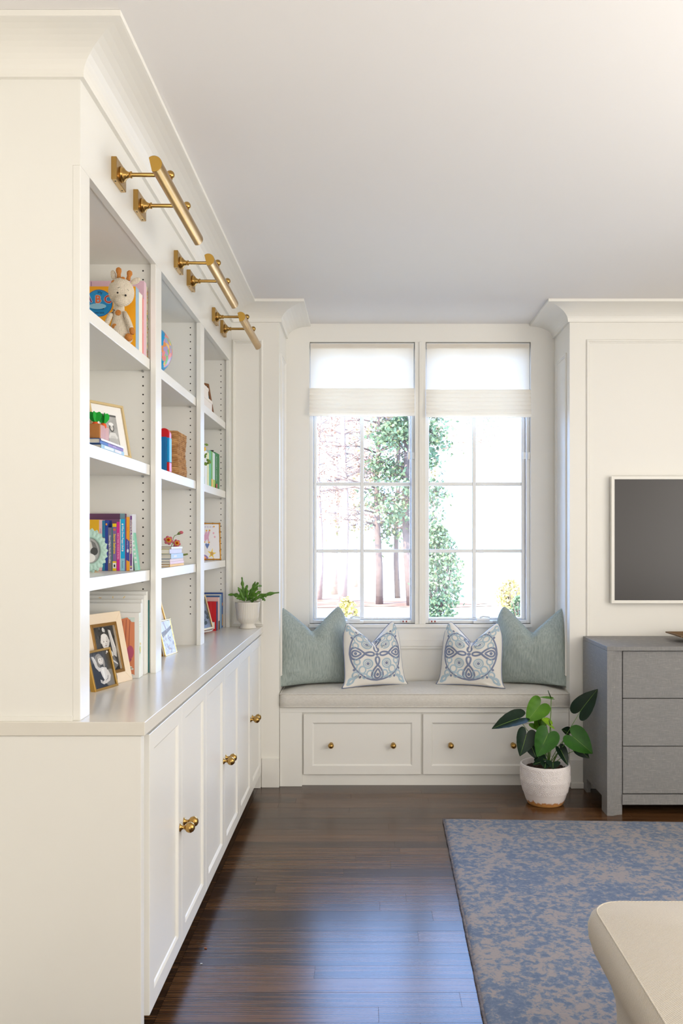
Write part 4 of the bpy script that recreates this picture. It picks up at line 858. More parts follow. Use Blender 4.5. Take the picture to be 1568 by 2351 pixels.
for ln, c_, off, hh in ((22, .90, 0, .004), (22, .80, .5, .0075)):
    for i in range(ln):
        q = 6.2832 * (i + off) / ln; ctr = fc_ + uu * (.054 * c_ * math.cos(q)) + vv * (.0715 * c_ * math.sin(q)) + ax * hh; rd_ = (uu * (.054 * math.cos(q)) + vv * (.0715 * math.sin(q))); Lr = rd_.length; rd_.normalize(); td = ax.cross(rd_)
        prf = [(-.17, .0), (-.12, .0055), (0, .0078), (.10, .0062), (.19, 0)]
        mb = MB(); pts = [ctr + rd_ * (a_ * Lr) + td * w_ for a_, w_ in prf] + [ctr + rd_ * (a_ * Lr) - td * w_ for a_, w_ in prf[-2:0:-1]]; k = len(pts); top = ctr + ax * .0026
        mb.add(pts + [top] + [ctr - ax * .0022], [(j, (j + 1) % k, k) for j in range(k)] + [((j + 1) % k, j, k + 1) for j in range(k)], None, False); obj('petal', mb, MINT, rg_ob)
g = lambda a, b_, k=1: fc_ + uu * (.034 * a) + vv * (.0445 * b_) + ax * (.0008 + .00025 * k)
mb = MB(); ell(mb, g, 0, 0, 1, 1, (170, 170, 168), 0, 32); ell(mb, g, -.15, .35, .4, .4, (205, 203, 198), 1); shape(mb, g, [(.1, .8), (.5, .6), (.75, .1), (.3, .1)], (110, 110, 108), 1); ell(mb, g, .4, -.05, .35, .3, (60, 60, 60), 2); ell(mb, g, -.1, -.55, .6, .35, (222, 220, 216), 3); ell(mb, g, -.2, .4, .26, .3, (214, 208, 200), 3); ell(mb, g, -.28, .42, .03, .03, (60, 60, 60), 4); ell(mb, g, -.1, .42, .03, .03, (60, 60, 60), 4); ell(mb, g, -.18, .25, .08, .03, (110, 90, 90), 4); obj('photograph', mb, None, t)
mb = MB(); mb.obox(fc_ - uu * .012 - ax * .0015, uu * .024, ax * .001, V((-.02, .042, -(fc_.z - z - .001))), MINT); obj('easel_back', mb, MINT, t)

# ---- nearest bay, on the worktop
z = ZW + .0006
def cov(mb, fc, fs, a, b, c):
    quad(mb, fc, .06, .05, .94, .93, (214, 232, 226)); quad(mb, fc, .06, .55, .94, .72, (212, 206, 110), 2)
    for i in range(7): quad(mb, fc, .1 + .12 * i, .60, .115 + .12 * i, .76, (214, 160, 96), 3)
    quad(mb, fc, .1, .67, .9, .685, (214, 160, 96), 3); ell(mb, fc, .40, .46, .13, .15, (132, 164, 106), 2)
    shape(mb, fc, [(.1, .86), (.16, .93), (.34, .88), (.26, .6), (.24, .36), (.26, .28), (.40, .22), (.36, .1), (.2, .05), (.06, .05), (.06, .86)], (224, 142, 100), 3)
    for p in ((.12, .9), (.17, .9), (.22, .88)): shape(mb, fc, [(p[0], p[1]), (p[0] + .008, p[1]), (p[0] + .03, .32), (p[0] + .02, .32)], (170, 90, 76), 4)
    ell(mb, fc, .2, .29, .10, .06, (168, 84, 110), 4); ell(mb, fc, .12, .4, .05, .1, (190, 90, 120), 4)
    r = random.Random(8)
    for _ in range(40): ell(mb, fc, r.uniform(.06, .5), r.uniform(.05, .18), .02, .014, r.choice([(230, 230, 222), (120, 140, 104), (200, 110, 84)]), 5)
def spn(mb, fc, fs, a, b, c):
    quad(mb, fs, .08, .2, .92, .93, (236, 242, 226)); ell(mb, fs, .5, .44, .3, .05, (190, 210, 120), 2); ell(mb, fs, .4, .40, .18, .035, (150, 190, 190), 3); ell(mb, fs, .55, .42, .2, .04, (240, 220, 120), 4); ell(mb, fs, .6, .52, .22, .02, (232, 208, 130), 3)
    for q in (.82, .86, .78): quad(mb, fs, .15, q, .85, q + .006, (210, 208, 170), 2)
TALL = [(2.982, .024, 1407, 'illustrated picture book with a red tree trunk behind the pale wooden frame', [('cover_print', cov)]), (3.008, .022, 1385, 'white tall book directly behind the illustrated picture book', None), (3.032, .022, 1376.5, 'third of the tall white books stepping up toward the shelf', None), (3.056, .024, 1367, 'tall white book with yellow rays printed along its top', [('cover_print', lambda mb, fc, fs, a, b, c: (shape(mb, fc, [(.30, .965), (.31, .965), (.285, .99), (.275, .99)], (248, 206, 70)), quad(mb, fc, .45, .965, .458, .99, (248, 206, 70)), shape(mb, fc, [(.62, .965), (.66, .97), (.65, .975), (.62, .972)], (238, 176, 60))))]), (3.082, .024, 1358, 'tallest white book at the back of the worktop row', None)]
for i, (y, th, top, lb, pr) in enumerate(TALL):
    book('picture_book', (-.803 - (.004 if i == 2 else 0), y, z), E1, E2, EZ, .25, th, HC - (top - CY) * y / F - z, (240, 240, 236), lb, 'tall books in the nearest bay', spine=(240, 240, 234) if i else (238, 242, 230), prints=(pr or []) + ([('spine_print', spn)] if i == 0 else []))
book('teal_edged_book', (-.800, 3.1075, z), E1, E2, EZ, .2, .005, .265, (40, 140, 140), 'thin teal book, last in the worktop row against the side panel')
def baby(mb, g, u, v):
    r = random.Random(2)
    for _ in range(26): c_ = r.choice((58, 74, 92, 44)); ell(mb, g, r.uniform(0, 1), r.uniform(.72, 1), r.uniform(.02, .06), r.uniform(.015, .04), (c_, c_, c_), 1, 10)
    shape(mb, g, [(0, .3), (.3, .5), (.3, .7), (0, .62)], (70, 70, 70)); ell(mb, g, .52, .93, .05, .05, (214, 214, 212)); ell(mb, g, .57, .91, .03, .04, (190, 190, 188))
    shape(mb, g, [(.74, .92), (.84, .9), (.98, .45), (.93, .28), (.80, .34)], (196, 194, 191)); shape(mb, g, [(.80, .9), (.84, .9), (.96, .5), (.90, .5)], (222, 220, 217))
    shape(mb, g, [(.2, .40), (.34, .53), (.5, .5), (.66, .53), (.78, .40), (.8, .2), (.66, .1), (.2, .12)], (222, 222, 221)); shape(mb, g, [(.55, .30), (.82, .32), (.95, .10), (.7, .0), (.5, .0)], (104, 105, 108))
    for i in range(9): ell(mb, g, .62 + .035 * i, .28 - .018 * i, .03, .02, (196, 197, 200), 1, 8)
    for q in (.3, .42, .54, .66): shape(mb, g, [(q, .14), (q + .015, .14), (q + .03, .44), (q + .018, .44)], (198, 198, 197))
    ell(mb, g, .345, .665, .035, .04, (192, 188, 184)); ell(mb, g, .705, .665, .035, .04, (180, 176, 172))
    ell(mb, g, .52, .69, .185, .155, (214, 210, 206)); ell(mb, g, .52, .60, .155, .095, (210, 206, 202)); ell(mb, g, .60, .66, .11, .12, (202, 198, 194)); ell(mb, g, .47, .70, .13, .12, (224, 221, 217)); ell(mb, g, .50, .79, .13, .05, (226, 224, 221))
    for q in (.455, .595): ell(mb, g, q, .665, .03, .014, (186, 180, 176)); ell(mb, g, q, .664, .018, .0095, (58, 54, 52)); shape(mb, g, [(q - .035, .692), (q + .03, .695), (q + .03, .70), (q - .035, .698)], (168, 162, 158))
    ell(mb, g, .53, .615, .024, .012, (184, 176, 172)); ell(mb, g, .53, .572, .032, .016, (164, 146, 142)); ell(mb, g, .53, .569, .018, .007, (110, 92, 90)); ell(mb, g, .42, .60, .04, .03, (222, 218, 214)); ell(mb, g, .52, .52, .09, .012, (160, 156, 153))
PALE = mat('pale_birch', (236, 217, 190), .5, bump=(60, .15, (1, 1, 6))); GO = mat('antique_gold', (172, 130, 72), .35, 1)
BR = V((-.8155, 2.95, z)); d = V((.35, .936, 0)).normalized(); TR = BR + V((-.050, .019, .238))
frame(BR - d * .2, BR, TR, .046, .018, PALE, 'large pale wooden frame with a gold inner edge and a baby portrait', baby, inner=(.011, GO), pm=PD, W_=.205)
def girl(mb, g, u, v):
    r = random.Random(5)
    for _ in range(16): c_ = r.choice((64, 80, 48)); quad(mb, g, q_ := r.uniform(0, .9), .55, q_ + .03, 1, (c_, c_, c_))
    ell(mb, g, .88, .2, .3, .26, (122, 121, 119)); ell(mb, g, .93, .95, .04, .03, (226, 226, 226)); ell(mb, g, .88, .91, .02, .02, (200, 200, 200))
    shape(mb, g, [(0, 0), (.62, 0), (.56, .3), (.38, .5), (.2, .72), (0, .6)], (20, 20, 21)); ell(mb, g, .2, .86, .2, .05, (92, 92, 92))
    shape(mb, g, [(.14, .9), (.24, .88), (.42, .62), (.46, .48), (.38, .44), (.24, .58)], (196, 193, 189)); shape(mb, g, [(.2, .88), (.24, .88), (.40, .64), (.36, .62)], (216, 213, 209))
    shape(mb, g, [(.40, .54), (.56, .56), (.74, .52), (.78, .40), (.70, .22), (.56, .16), (.48, .3)], (208, 206, 203)); shape(mb, g, [(.5, .5), (.62, .52), (.6, .24), (.55, .2)], (226, 225, 222))
    shape(mb, g, [(.70, .50), (.80, .44), (.88, .28), (.80, .14), (.58, .08), (.54, .14), (.72, .2), (.76, .28), (.68, .40)], (206, 202, 198)); ell(mb, g, .52, .13, .085, .05, (204, 200, 196), rot_=.3)
    for i in range(4): shape(mb, g, [(.44, .09 + .026 * i), (.45, .105 + .026 * i), (.36, .16 + .022 * i), (.35, .145 + .022 * i)], (200, 196, 192))
    ell(mb, g, .47, .80, .17, .145, (138, 134, 128)); ell(mb, g, .42, .72, .09, .16, (120, 116, 110)); ell(mb, g, .66, .68, .05, .14, (150, 146, 140))
    ell(mb, g, .54, .745, .125, .12, (206, 202, 196)); ell(mb, g, .55, .70, .10, .075, (204, 199, 193)); ell(mb, g, .51, .75, .09, .08, (220, 216, 210)); shape(mb, g, [(.40, .86), (.55, .88), (.67, .82), (.66, .79), (.5, .82), (.41, .78)], (160, 156, 148))
    for q in (.495, .60): ell(mb, g, q, .752, .02, .009, (48, 46, 45)); shape(mb, g, [(q - .03, .772), (q + .025, .776), (q + .025, .783), (q - .03, .779)], (150, 145, 138))
    ell(mb, g, .555, .715, .018, .01, (184, 178, 172)); ell(mb, g, .555, .672, .048, .017, (110, 96, 94)); ell(mb, g, .555, .675, .04, .011, (244, 243, 240))
BR = V((-.8305, 2.835, z)); d = V((.275, .961, 0)); TR = BR + V((-.030, .0086, .128))
GOLD = mat('gold_leaf', (214, 168, 88), .28, 1)
frame(BR - d * .129, BR, TR, .0075, .018, GOLD, 'small gold frame with a laughing girl in front of the pale wooden frame', girl, pm=PD, W_=.132, easel=0)

# ---- middle bay
z = SZ[0] + .0006
gc = V((-.938, 3.6, 2.205)); gr = .1085
def globe_mat():
    m = bpy.data.materials.new('globe_map'); m.use_nodes = True; nt = m.node_tree; b = nt.nodes['Principled BSDF']; L = nt.links.new; tc = nt.nodes.new('ShaderNodeTexCoord')
    n = nt.nodes.new('ShaderNodeTexNoise'); n.inputs['Scale'].default_value = 7.5; n.inputs['Detail'].default_value = 4; L(tc.outputs['Object'], n.inputs[0])
    vo = nt.nodes.new('ShaderNodeTexVoronoi'); vo.inputs['Scale'].default_value = 60; L(tc.outputs['Object'], vo.inputs[0])
    rp = nt.nodes.new('ShaderNodeValToRGB'); rp.color_ramp.interpolation = 'CONSTANT'; e = rp.color_ramp.elements; sep = nt.nodes.new('ShaderNodeSeparateColor'); L(vo.outputs['Color'], sep.inputs[0]); L(sep.outputs[0], rp.inputs[0])
    cs = [(236, 150, 150), (240, 200, 110), (130, 200, 130), (222, 120, 150), (170, 160, 205), (226, 150, 90), (150, 205, 160)]
    e[0].color = lin(cs[0]) + (1,); e[1].position = .9; e[1].color = lin(cs[6]) + (1,)
    for i in range(1, 6): k = e.new(i / 7 + .02); k.color = lin(cs[i]) + (1,)
    mk = nt.nodes.new('ShaderNodeMath'); mk.operation = 'GREATER_THAN'; mk.inputs[1].default_value = .47; sx = nt.nodes.new('ShaderNodeSeparateXYZ'); L(tc.outputs['Object'], sx.inputs[0]); am = nt.nodes.new('ShaderNodeMath'); am.operation = 'MULTIPLY_ADD'; am.inputs[1].default_value = 7; L(sx.outputs[0], am.inputs[0]); L(n.outputs[0], am.inputs[2]); mk.inputs[1].default_value = 1.06; L(am.outputs[0], mk.inputs[0])
    mx = nt.nodes.new('ShaderNodeMix'); mx.data_type = 'RGBA'; mx.inputs[6].default_value = lin((24, 156, 216)) + (1,); L(mk.outputs[0], mx.inputs[0]); L(rp.outputs[0], mx.inputs[7]); L(mx.outputs[2], b.inputs['Base Color']); b.inputs['Roughness'].default_value = .3; return m
t = thing('globe', 'blue world globe with coloured countries on the middle bay\'s top shelf', 'globe', (gc.x, gc.y, z))
mb = MB(); mb.ball(gc, gr, seg=48); obj('sphere', mb, globe_mat(), t)
mb = MB(); mb.lathe([(.055, 0), (.055, .006), (.03, .012), (.012, .018), (.010, .0365)], (gc.x, gc.y, z), seg=28); obj('base', mb, WB, t)
z = SZ[1] + .0006
t = thing('arched_book', 'blue board book with a red arched top in the middle bay', 'book', (-.80, 3.43, z))
mb = MB(); xr = -.797; X0 = -.96; RD = col((214, 16, 22), .35); BL_ = col((14, 112, 172), .35); ya, yb2 = 3.414, 3.450
arch = [(xr, z + .10), (xr, z + .154)] + [(xr - .022 + .022 * math.cos(R(k * 10)), z + .154 + .0215 * math.sin(R(k * 10))) for k in range(1, 16)] + [(xr - .05, z + .163), (X0, z + .163), (X0, z + .10)]
mb.prism([(x, ya, zz) for x, zz in arch], (0, yb2 - ya, 0)); obj('red_top', mb, RD, t, bevel=.002)
mb = MB(); mb.box((X0 + .002, ya - .006, z), (xr - .010, ya, z + .140)); obj('cover', mb, BL_, t, bevel=.0015)
mb = MB(); mb.box((X0, ya + .001, z), (xr - .0015, yb2 - .001, z + .0995)); obj('pages', mb, PAGE, t)
mb = MB(); mb.box((xr - .0095, ya - .004, z + .0385), (xr + .001, yb2 + .001, z + .137)); obj('spine', mb, col((10, 152, 214), .35), t, bevel=.002)
mb = MB(); mb.box((xr - .0095, ya - .004, z), (xr + .001, yb2 + .001, z + .038)); obj('red_corner', mb, RD, t, bevel=.002)
mb = MB(); mb.box((X0 + .01, ya - .0065, z + .005), (xr - .030, ya - .0061, z + .122), col((184, 210, 218))); r = random.Random(3)
for _ in range(14): q = (r.uniform(X0 + .02, xr - .04), r.uniform(z + .01, z + .112)); mb.box((q[0], ya - .0068, q[1]), (q[0] + .006, ya - .0065, q[1] + .004), col(r.choice([(214, 80, 100), (60, 80, 130), (230, 200, 90), (90, 160, 120)])))
obj('label', mb, None, t)
JUTE = mat('jute', (206, 160, 108), .95, spec=.1, bump=(130, 1.0, (.3, .3, 1.4)), var=(70, .22, (150, 104, 62), (.35, .35, 1)))
t = thing('jute_basket', 'square brown woven jute basket beside the blue and red book', 'basket', (-.89, 3.66, z)); r = random.Random(6)
for k in range(23):
    zz = z + .0055 + k * .0079; off = .003 * math.sin(k * .35 + .5) + r.uniform(-.001, .001)
    P = [V((x, y, zz + r.uniform(-.0006, .0006))) for x, y in ((-.803 + off, 3.555), (-.803 + off, 3.755 + off - .012 * max(0, (k - 17) / 6)), (-.965, 3.755 + off), (-.965, 3.555))]
    lp = []
    for i in range(4):
        p, q = P[i], P[(i + 1) % 4]
        lp += [p + (q - p) * f for f in [.07] + [.07 + .86 * j / 8 for j in range(1, 8)] + [.93]]
    mb = MB(); mb.tube(lp + [lp[0]], [.0047 + r.uniform(-.0005, .0005) for _ in range(len(lp) + 1)], seg=7); obj('coil', mb, JUTE, t)
mb = MB(); mb.box((-.96, 3.56, z), (-.81, 3.757, z + .004)); obj('base', mb, JUTE, t)
z = SZ[2] + .0006
STK = [((236, 190, 96), .0095, 3.45, .262, 'mustard yellow book at the bottom of the stack of small books', (206, 150, 40)), ((236, 206, 212), .011, 3.452, .26, 'lower pink book in the stack of small books', (150, 140, 140)), ((236, 212, 206), .0105, 3.450, .25, 'upper blush pink book in the stack of small books', (190, 190, 190)), ((184, 206, 226), .0215, 3.462, .225, 'light blue book in the middle of the stack of small books', (70, 110, 150)), ((214, 212, 228), .0185, 3.445, .225, 'lavender book second from the top of the stack of small books', (222, 214, 150)), ((240, 240, 240), .0095, 3.468, .205, 'white book on the very top of the stack of small books', (140, 118, 84))]
zz = z
for rgb, th, y, ln, lb, cv in STK:
    xx = -.803 + (.002 if y > 3.455 else 0)
    book('small_book', (xx, y, zz), E1, EZ, E2, .13, th, ln, cv, lb, 'stack of small books under the crochet flowers', spine=rgb, board=.0016, prints=[('spine_print', lambda mb, fc, fs, a, b, c: quad(mb, fs, .3, .2, .7, .45, (226, 226, 226)))] if th > .02 else None); zz += th + .0002
ztop = zz
t = thing('crochet_flowers', 'pink and yellow crochet flowers with a bud on top of the small books', 'flowers', (-.82, 3.57, ztop))
PK, YE_, RE, GN = yarn('pink_yarn', (232, 128, 140)), yarn('yellow_yarn', (246, 190, 70)), yarn('red_yarn', (214, 60, 24)), yarn('green_yarn', (140, 156, 92))
def flower(c, r, ax):
    ax = V(ax).normalized(); u = ax.cross(V((0, 0, 1))).normalized(); w = u.cross(ax)
    mb = MB(); mb.lathe([(r * .55, 0), (r * .6, .004), (r * .45, .007), (0, .005)], c, ax, 18); fl = obj('flower', mb, YE_, t)
    for k in range(6):
        a = k * math.pi / 3 + .3; mb = MB(); mb.ball(V(c) + (u * math.cos(a) + w * math.sin(a)) * r * .68, r * .4, seg=12, sc=(1, .6, 1)); obj('petal', mb, PK, fl)
    mb = MB(); mb.ball(V(c) + ax * .007, r * .32, seg=12); obj('flower_centre', mb, RE, fl)
c1 = at(386.5, 1240.5, 3.56); c2 = at(405.5, 1247.5, 3.60); bd = at(416, 1222.5, 3.62)
flower(c1, .0185, (.35, -.9, .25)); flower(c2, .0165, (.5, -.85, .2))
mb = MB(); mb.tube([at(393, 1255.5, 3.58), at(396.5, 1246, 3.59), at(397.5, 1236, 3.6), at(401, 1229.5, 3.61), at(409, 1226.5, 3.62)], .0014, seg=6); st = obj('stem', mb, GN, t)
mb = MB(); mb.ball(bd, .007, seg=14, sc=(1.3, 1, 1)); obj('bud', mb, PK, st); mb = MB(); mb.lathe([(.002, 0), (.0062, .008), (.0066, .013), (.003, .014)], at(407, 1227, 3.62), at(416, 1222, 3.62) - at(407, 1227, 3.62), 12); obj('calyx', mb, GN, st)
mb = MB(); mb.tube([at(393, 1255.5, 3.58), at(404, 1253.6, 3.66), at(412, 1258, 3.725), at(414.5, 1268, 3.73), at(418, 1274, 3.73), at(424, 1273.5, 3.73), at(431, 1272, 3.73)], [.0016, .0025, .003, .0045, .005, .0045, .0035], seg=8); obj('leaf', mb, GN, t)

z = ZW + .0006
def line_art(mb, g, u, v):
    for r_ in (.16, .1): 
        pts = circ((.62, .28), r_, n=20)
        for i in range(20): mb.poly([g(*pts[i], 1), g(*pts[i + 1], 1), g(.62 + (pts[i + 1][0] - .62) * .85, .28 + (pts[i + 1][1] - .28) * .85, 1), g(.62 + (pts[i][0] - .62) * .85, .28 + (pts[i][1] - .28) * .85, 1)], col((224, 104, 96)))
BR = V((-.838, 3.70, z)); TR = BR + V((-.082, .008, .290)); frame(BR - V((.12, .99, 0)) * .2, BR, TR, .011, .014, mat('pale_gold', (206, 168, 104), .4, 1), 'tall narrow gold frame with a red line drawing behind the small bamboo frame', line_art, pm=col((232, 226, 216)), W_=.2)
def lake(mb, g, u, v):
    shape(mb, g, [(0, .60), (.1, .52), (.5, .62), (1, .74), (1, .84), (.5, .74), (0, .68)], (150, 150, 152)); shape(mb, g, [(.30, 1), (.42, 1), (.55, .72), (.5, .68)], (190, 190, 204)); r = random.Random(5)
    for _ in range(36): ell(mb, g, r.uniform(.06, .94), r.uniform(.04, .56), r.uniform(.02, .06), r.uniform(.01, .03), r.choice([(206, 206, 214), (240, 240, 244), (176, 176, 188)]), 2, 8, r.uniform(0, 3))
BR = V((-.8166, 3.675, z)); BLc = V((-.836, 3.545, z)); TR = BR + V((-.033, .005, .149))
frame(BLc, BR, TR, .0075, .018, mat('pale_brass', (226, 196, 130), .22, 1), 'small gold bamboo frame with a black and white photo in the middle bay', lake, bamboo=True, pm=PP, easel=.012)

# ---- farthest bay
z = SZ[0] + .0006
WBX = mat('white_box_card', (238, 228, 216), .6)
for x0, x1, y0, y1, z0, h, lb in ((-.838, -.799, 4.155, 4.375, z, .054, 'lower white lidded box of the pair on the farthest bay\'s top shelf'), (-.868, -.801, 4.08, 4.285, z + .0545, .050, 'upper white lidded box of the pair on the farthest bay\'s top shelf')):
    t = thing('lidded_box', lb, 'box', ((x0 + x1) / 2, (y0 + y1) / 2, z0), 'white boxes in the farthest bay')
    m = MB(); m.box((x0 + .002, y0 + .002, z0), (x1 - .002, y1 - .002, z0 + h - .012)); obj('box_body', m, WBX, t, bevel=.001)
    m = MB(); m.box((x0, y0, z0 + h - .0145), (x1, y1, z0 + h)); obj('lid', m, WBX, t, bevel=.0015)
WAL = mat('walnut', (140, 90, 44), .4, bump=(60, .2, (1, 1, 6)), var=(20, .3, (110, 66, 30), (1, 1, .2)))
BR = V((-.801, 4.436, z)); TR = BR + V((-.031, .016, .160)); frame(BR - V((.485, .875, 0)) * .14, BR, TR, .014, .014, WAL, 'brown walnut frame leaning behind the white lidded boxes', lambda mb, g, u, v: (quad(mb, g, 0, .4, 1, 1, (150, 196, 214)), quad(mb, g, 0, 0, 1, .4, (60, 80, 70))), pm=col((150, 196, 214)))
z = SZ[1] + .0006
GB = [(4.108, 4.165, .165, (226, 214, 90), (112, 176, 110), 'yellow and green spined book nearest in the row of green books'), (4.17, 4.235, .168, (226, 222, 206), None, 'off-white spined book second in the row of green books'), (4.24, 4.285, .164, (226, 222, 150), None, 'cream and yellow spined book in the row of green books'), (4.29, 4.345, .182, (96, 176, 116), None, 'blue-hill covered book with a sea green spine in the row'), (4.35, 4.385, .182, (112, 176, 60), (246, 176, 30), 'lime green spined book with a yellow foot in the row'), (4.39, 4.455, .180, (214, 224, 214), (180, 200, 50), 'pale green spined book with a lime foot in the row'), (4.46, 4.585, .188, (16, 122, 48), None, 'dark green book, last in the row on the farthest bay\'s second shelf')]
for y0, y1, h, sp_, foot, lb in GB:
    pr = []
    if foot: pr = [('spine_print', lambda mb, fc, fs, a, b, c, foot=foot: quad(mb, fs, 0, 0, 1, .22, foot))]
    if h == .188: pr = [('spine_print', lambda mb, fc, fs, a, b, c: (text(mb, 'ALPHABET GARDEN', fs(.25, .55, 3), -c, b, .016, col((230, 240, 226)), .13), quad(mb, fs, 0, 0, .3, .12, (190, 70, 44))))]
    if y0 == 4.29: pr = [('cover_print', lambda mb, fc, fs, a, b, c: (quad(mb, fc, 0, .0, 1, 1, (196, 214, 200)), shape(mb, fc, [(.1, .6), (1, .55), (1, .88), (.6, .93), (.4, .88)], (116, 172, 206), 2), quad(mb, fc, 0, .5, 1, .6, (60, 140, 90), 3)))]
    book('green_book', (-.8005, y0, z), E1, E2, EZ, .15, y1 - y0 - .002, h, sp_, lb, 'green books in the farthest bay', prints=pr)
t = thing('black_file', 'black-edged file standing among the green books of the farthest bay', 'file', (-.9, 4.4, z)); m = MB(); m.box((-.985, 4.4562, z), (-.815, 4.4592, z + .1935)); obj('board', m, mat('black_plastic', (34, 34, 32), .4), t, bevel=.001); m = MB(); m.box((-.985, 4.45, z + .1895), (-.808, 4.4655, z + .1975)); obj('rim', m, mat('black_plastic', (34, 34, 32)), t, bevel=.002)
t = thing('lemon_sprig', 'leafy lemon sprig in a small white vase before the green books', 'plant', (-.825, 4.06, z))
m = MB(); m.lathe([(.018, 0), (.024, .012), (.026, .035), (.018, .055), (.012, .066), (.013, .07)], (-.836, 4.055, z), seg=20); obj('vase', m, mat('white_glaze', (236, 234, 228), .25), t)
LF = mat('sprig_leaf', (88, 124, 44), .45, var=(60, .25, (120, 146, 50))); LEM = mat('lemon', (236, 184, 40), .4, bump=(200, .2))
def leaf_mb(base, tip, wdt, nrm, m_, cup=.12, droop=.1, heart=False, n=10):
    base, tip, nrm = V(base), V(tip), V(nrm); ax = tip - base; L_ = ax.length; ax.normalize(); nrm = (nrm - ax * nrm.dot(ax)).normalized(); sd = ax.cross(nrm); mb = MB()
    NC = 6
    def fn(u, v):
        s_ = u * 2 - 1
        if heart:                                    # rows run from the notch round the lobes to the tip
            q = math.pi * (.02 + .98 * v); x0 = v * L_
            yy = (13 * math.cos(q) - 5 * math.cos(2 * q) - 2 * math.cos(3 * q) - math.cos(4 * q))
            xo = (5 - yy) / 22 * L_; w = wdt * math.sin(q) ** 3 * 1.0 if q < 1.0 else wdt * math.sin(q) ** (3 - 1.3 * min(1, (q - 1.0) / 1.2))
            x = x0 + (xo - x0) * abs(s_); w *= s_
        else:
            x = v * L_; w = wdt * math.sin(math.pi * (v * .94 + .04)) ** .8 * s_
        k = abs(w) / max(wdt, 1e-6)
        return base + ax * x + sd * w + nrm * (cup * k ** 1.4 * wdt - droop * L_ * (x / L_) ** 2 + heart * .012 * L_ * math.sin(x / L_ * 22) * k)
    mb.grid(fn, 2 * NC + 1, n, m_); top = [p for p in mb.v]; th = nrm * -.0004
    mb.add([p + th for p in top], [tuple(i for i in f[::-1]) for f in mb.f[:]], m_, True); return mb
br = at(474, 1063, 4.05); m = MB(); m.tube([(-.836, 4.055, z + .06), at(462, 1040, 4.03), at(467, 1025, 4.05), at(471, 1018, 4.06)], .0012, seg=6); st = obj('stem', m, LF, t)
for b0, t0, w_ in (((470.5, 1020.5), (478.5, 1021.5), .0065), ((470, 1046), (475.5, 1040), .005), ((470, 1044), (471, 1052), .007), ((468, 1066), (476.5, 1064), .0095), ((478, 1060), (476, 1053), .007), ((478, 1060), (483, 1056), .006), ((478, 1060), (484.5, 1063), .008), ((478, 1060), (478, 1066), .007)):
    obj('leaf', leaf_mb(at(*b0, 4.06), at(*t0, 4.065), w_, (.3, -1, .3), LF, n=6), LF, t)
m = MB(); m.ball(at(469.3, 1031, 4.07), .0085, seg=14, sc=(.9, .9, 1.2)); obj('lemon', m, LEM, t)
m = MB(); m.tube([at(467, 1045, 4.04), at(473, 1052, 4.05), at(478, 1060, 4.06)], .001, seg=5); obj('stem', m, LF, t)
m = MB(); m.tube([at(466, 1030, 4.04), at(464, 1050, 4.04), at(469, 1065, 4.05)], .001, seg=5); obj('stem', m, LF, t)
z = SZ[2] + .0006
def kid(mb, g, u, v):
    C = lambda *a: a
    for i in range(5): ell(mb, g, .42 + .09 * i, .92, .035, .02, (200, 198, 222), 1, 10)
    shape(mb, g, [(.44, .62), (.52, .78), (.58, .77), (.55, .68), (.62, .8), (.68, .79), (.62, .62), (.64, .5), (.6, .5), (.57, .57), (.5, .5), (.46, .52)], (222, 170, 198))
    for p in ((.55, .81), (.66, .82), (.47, .48), (.63, .47), (.82, .93)): ell(mb, g, *p, .03, .025, (230, 170, 70), 2)
    ell(mb, g, .80, .74, .03, .03, (226, 170, 190)); ell(mb, g, .84, .63, .03, .03, (226, 170, 190)); ell(mb, g, .33, .70, .04, .03, (130, 140, 190))
    shape(mb, g, [(.18, .3), (.30, .56), (.40, .42), (.34, .25), (.2, .14)], (226, 84, 160)); shape(mb, g, [(.2, .14), (.34, .25), (.3, .33), (.2, .3)], (206, 90, 76), 2)
    shape(mb, g, [(.56, .28), (.64, .40), (.62, .45), (.57, .42), (.52, .45), (.49, .4)], (96, 122, 180))
    for k in range(5): a = k * 1.257 + 1.4; shape(mb, g, [(.72 + .05 * math.cos(a + .6), .14 + .06 * math.sin(a + .6)), (.72 + .17 * math.cos(a), .14 + .17 * math.sin(a)), (.72 + .05 * math.cos(a - .6), .14 + .06 * math.sin(a - .6))], (240, 208, 70))
    ell(mb, g, .72, .14, .055, .06, (208, 160, 80), 2); ell(mb, g, .35, .01, .24, .12, (150, 128, 190)); ell(mb, g, .35, -.0 + .01, .17, .08, (246, 170, 120), 2)
BR = V((-.803, 4.665, z + .001)); TR = BR + V((-.034, .02, .2055)); frame(BR - V((.94, .34, 0)).normalized() * .17, BR, TR, .0085, .009, mat('bamboo_gold', (186, 132, 58), .25, 1), 'gold bamboo frame with a child\'s colourful drawing in the farthest bay', kid, bamboo=True, pm=col((236, 234, 236)))
z = ZW + .0006
def redp(mb, fc, fs, a, b, c):
    quad(mb, fc, .18, .03, .19, 1, (230, 80, 80)); quad(mb, fc, .06, .07, .34, .30, (240, 238, 236)); [quad(mb, fc, .12 + .03 * i, .09, .13 + .03 * i, .24, (60, 60, 60), 2) for i in range(6)]
    shape(mb, fc, [(.06, .3), (.4, .3), (.4, .5), (.34, .48), (.2, .34)], (40, 36, 90)); ell(mb, fc, .37, .52, .05, .05, (240, 200, 30), 2); text(mb, 'BOOK', fc(.46, .62, 2), -a, c, .006, col((240, 210, 210)), .03)
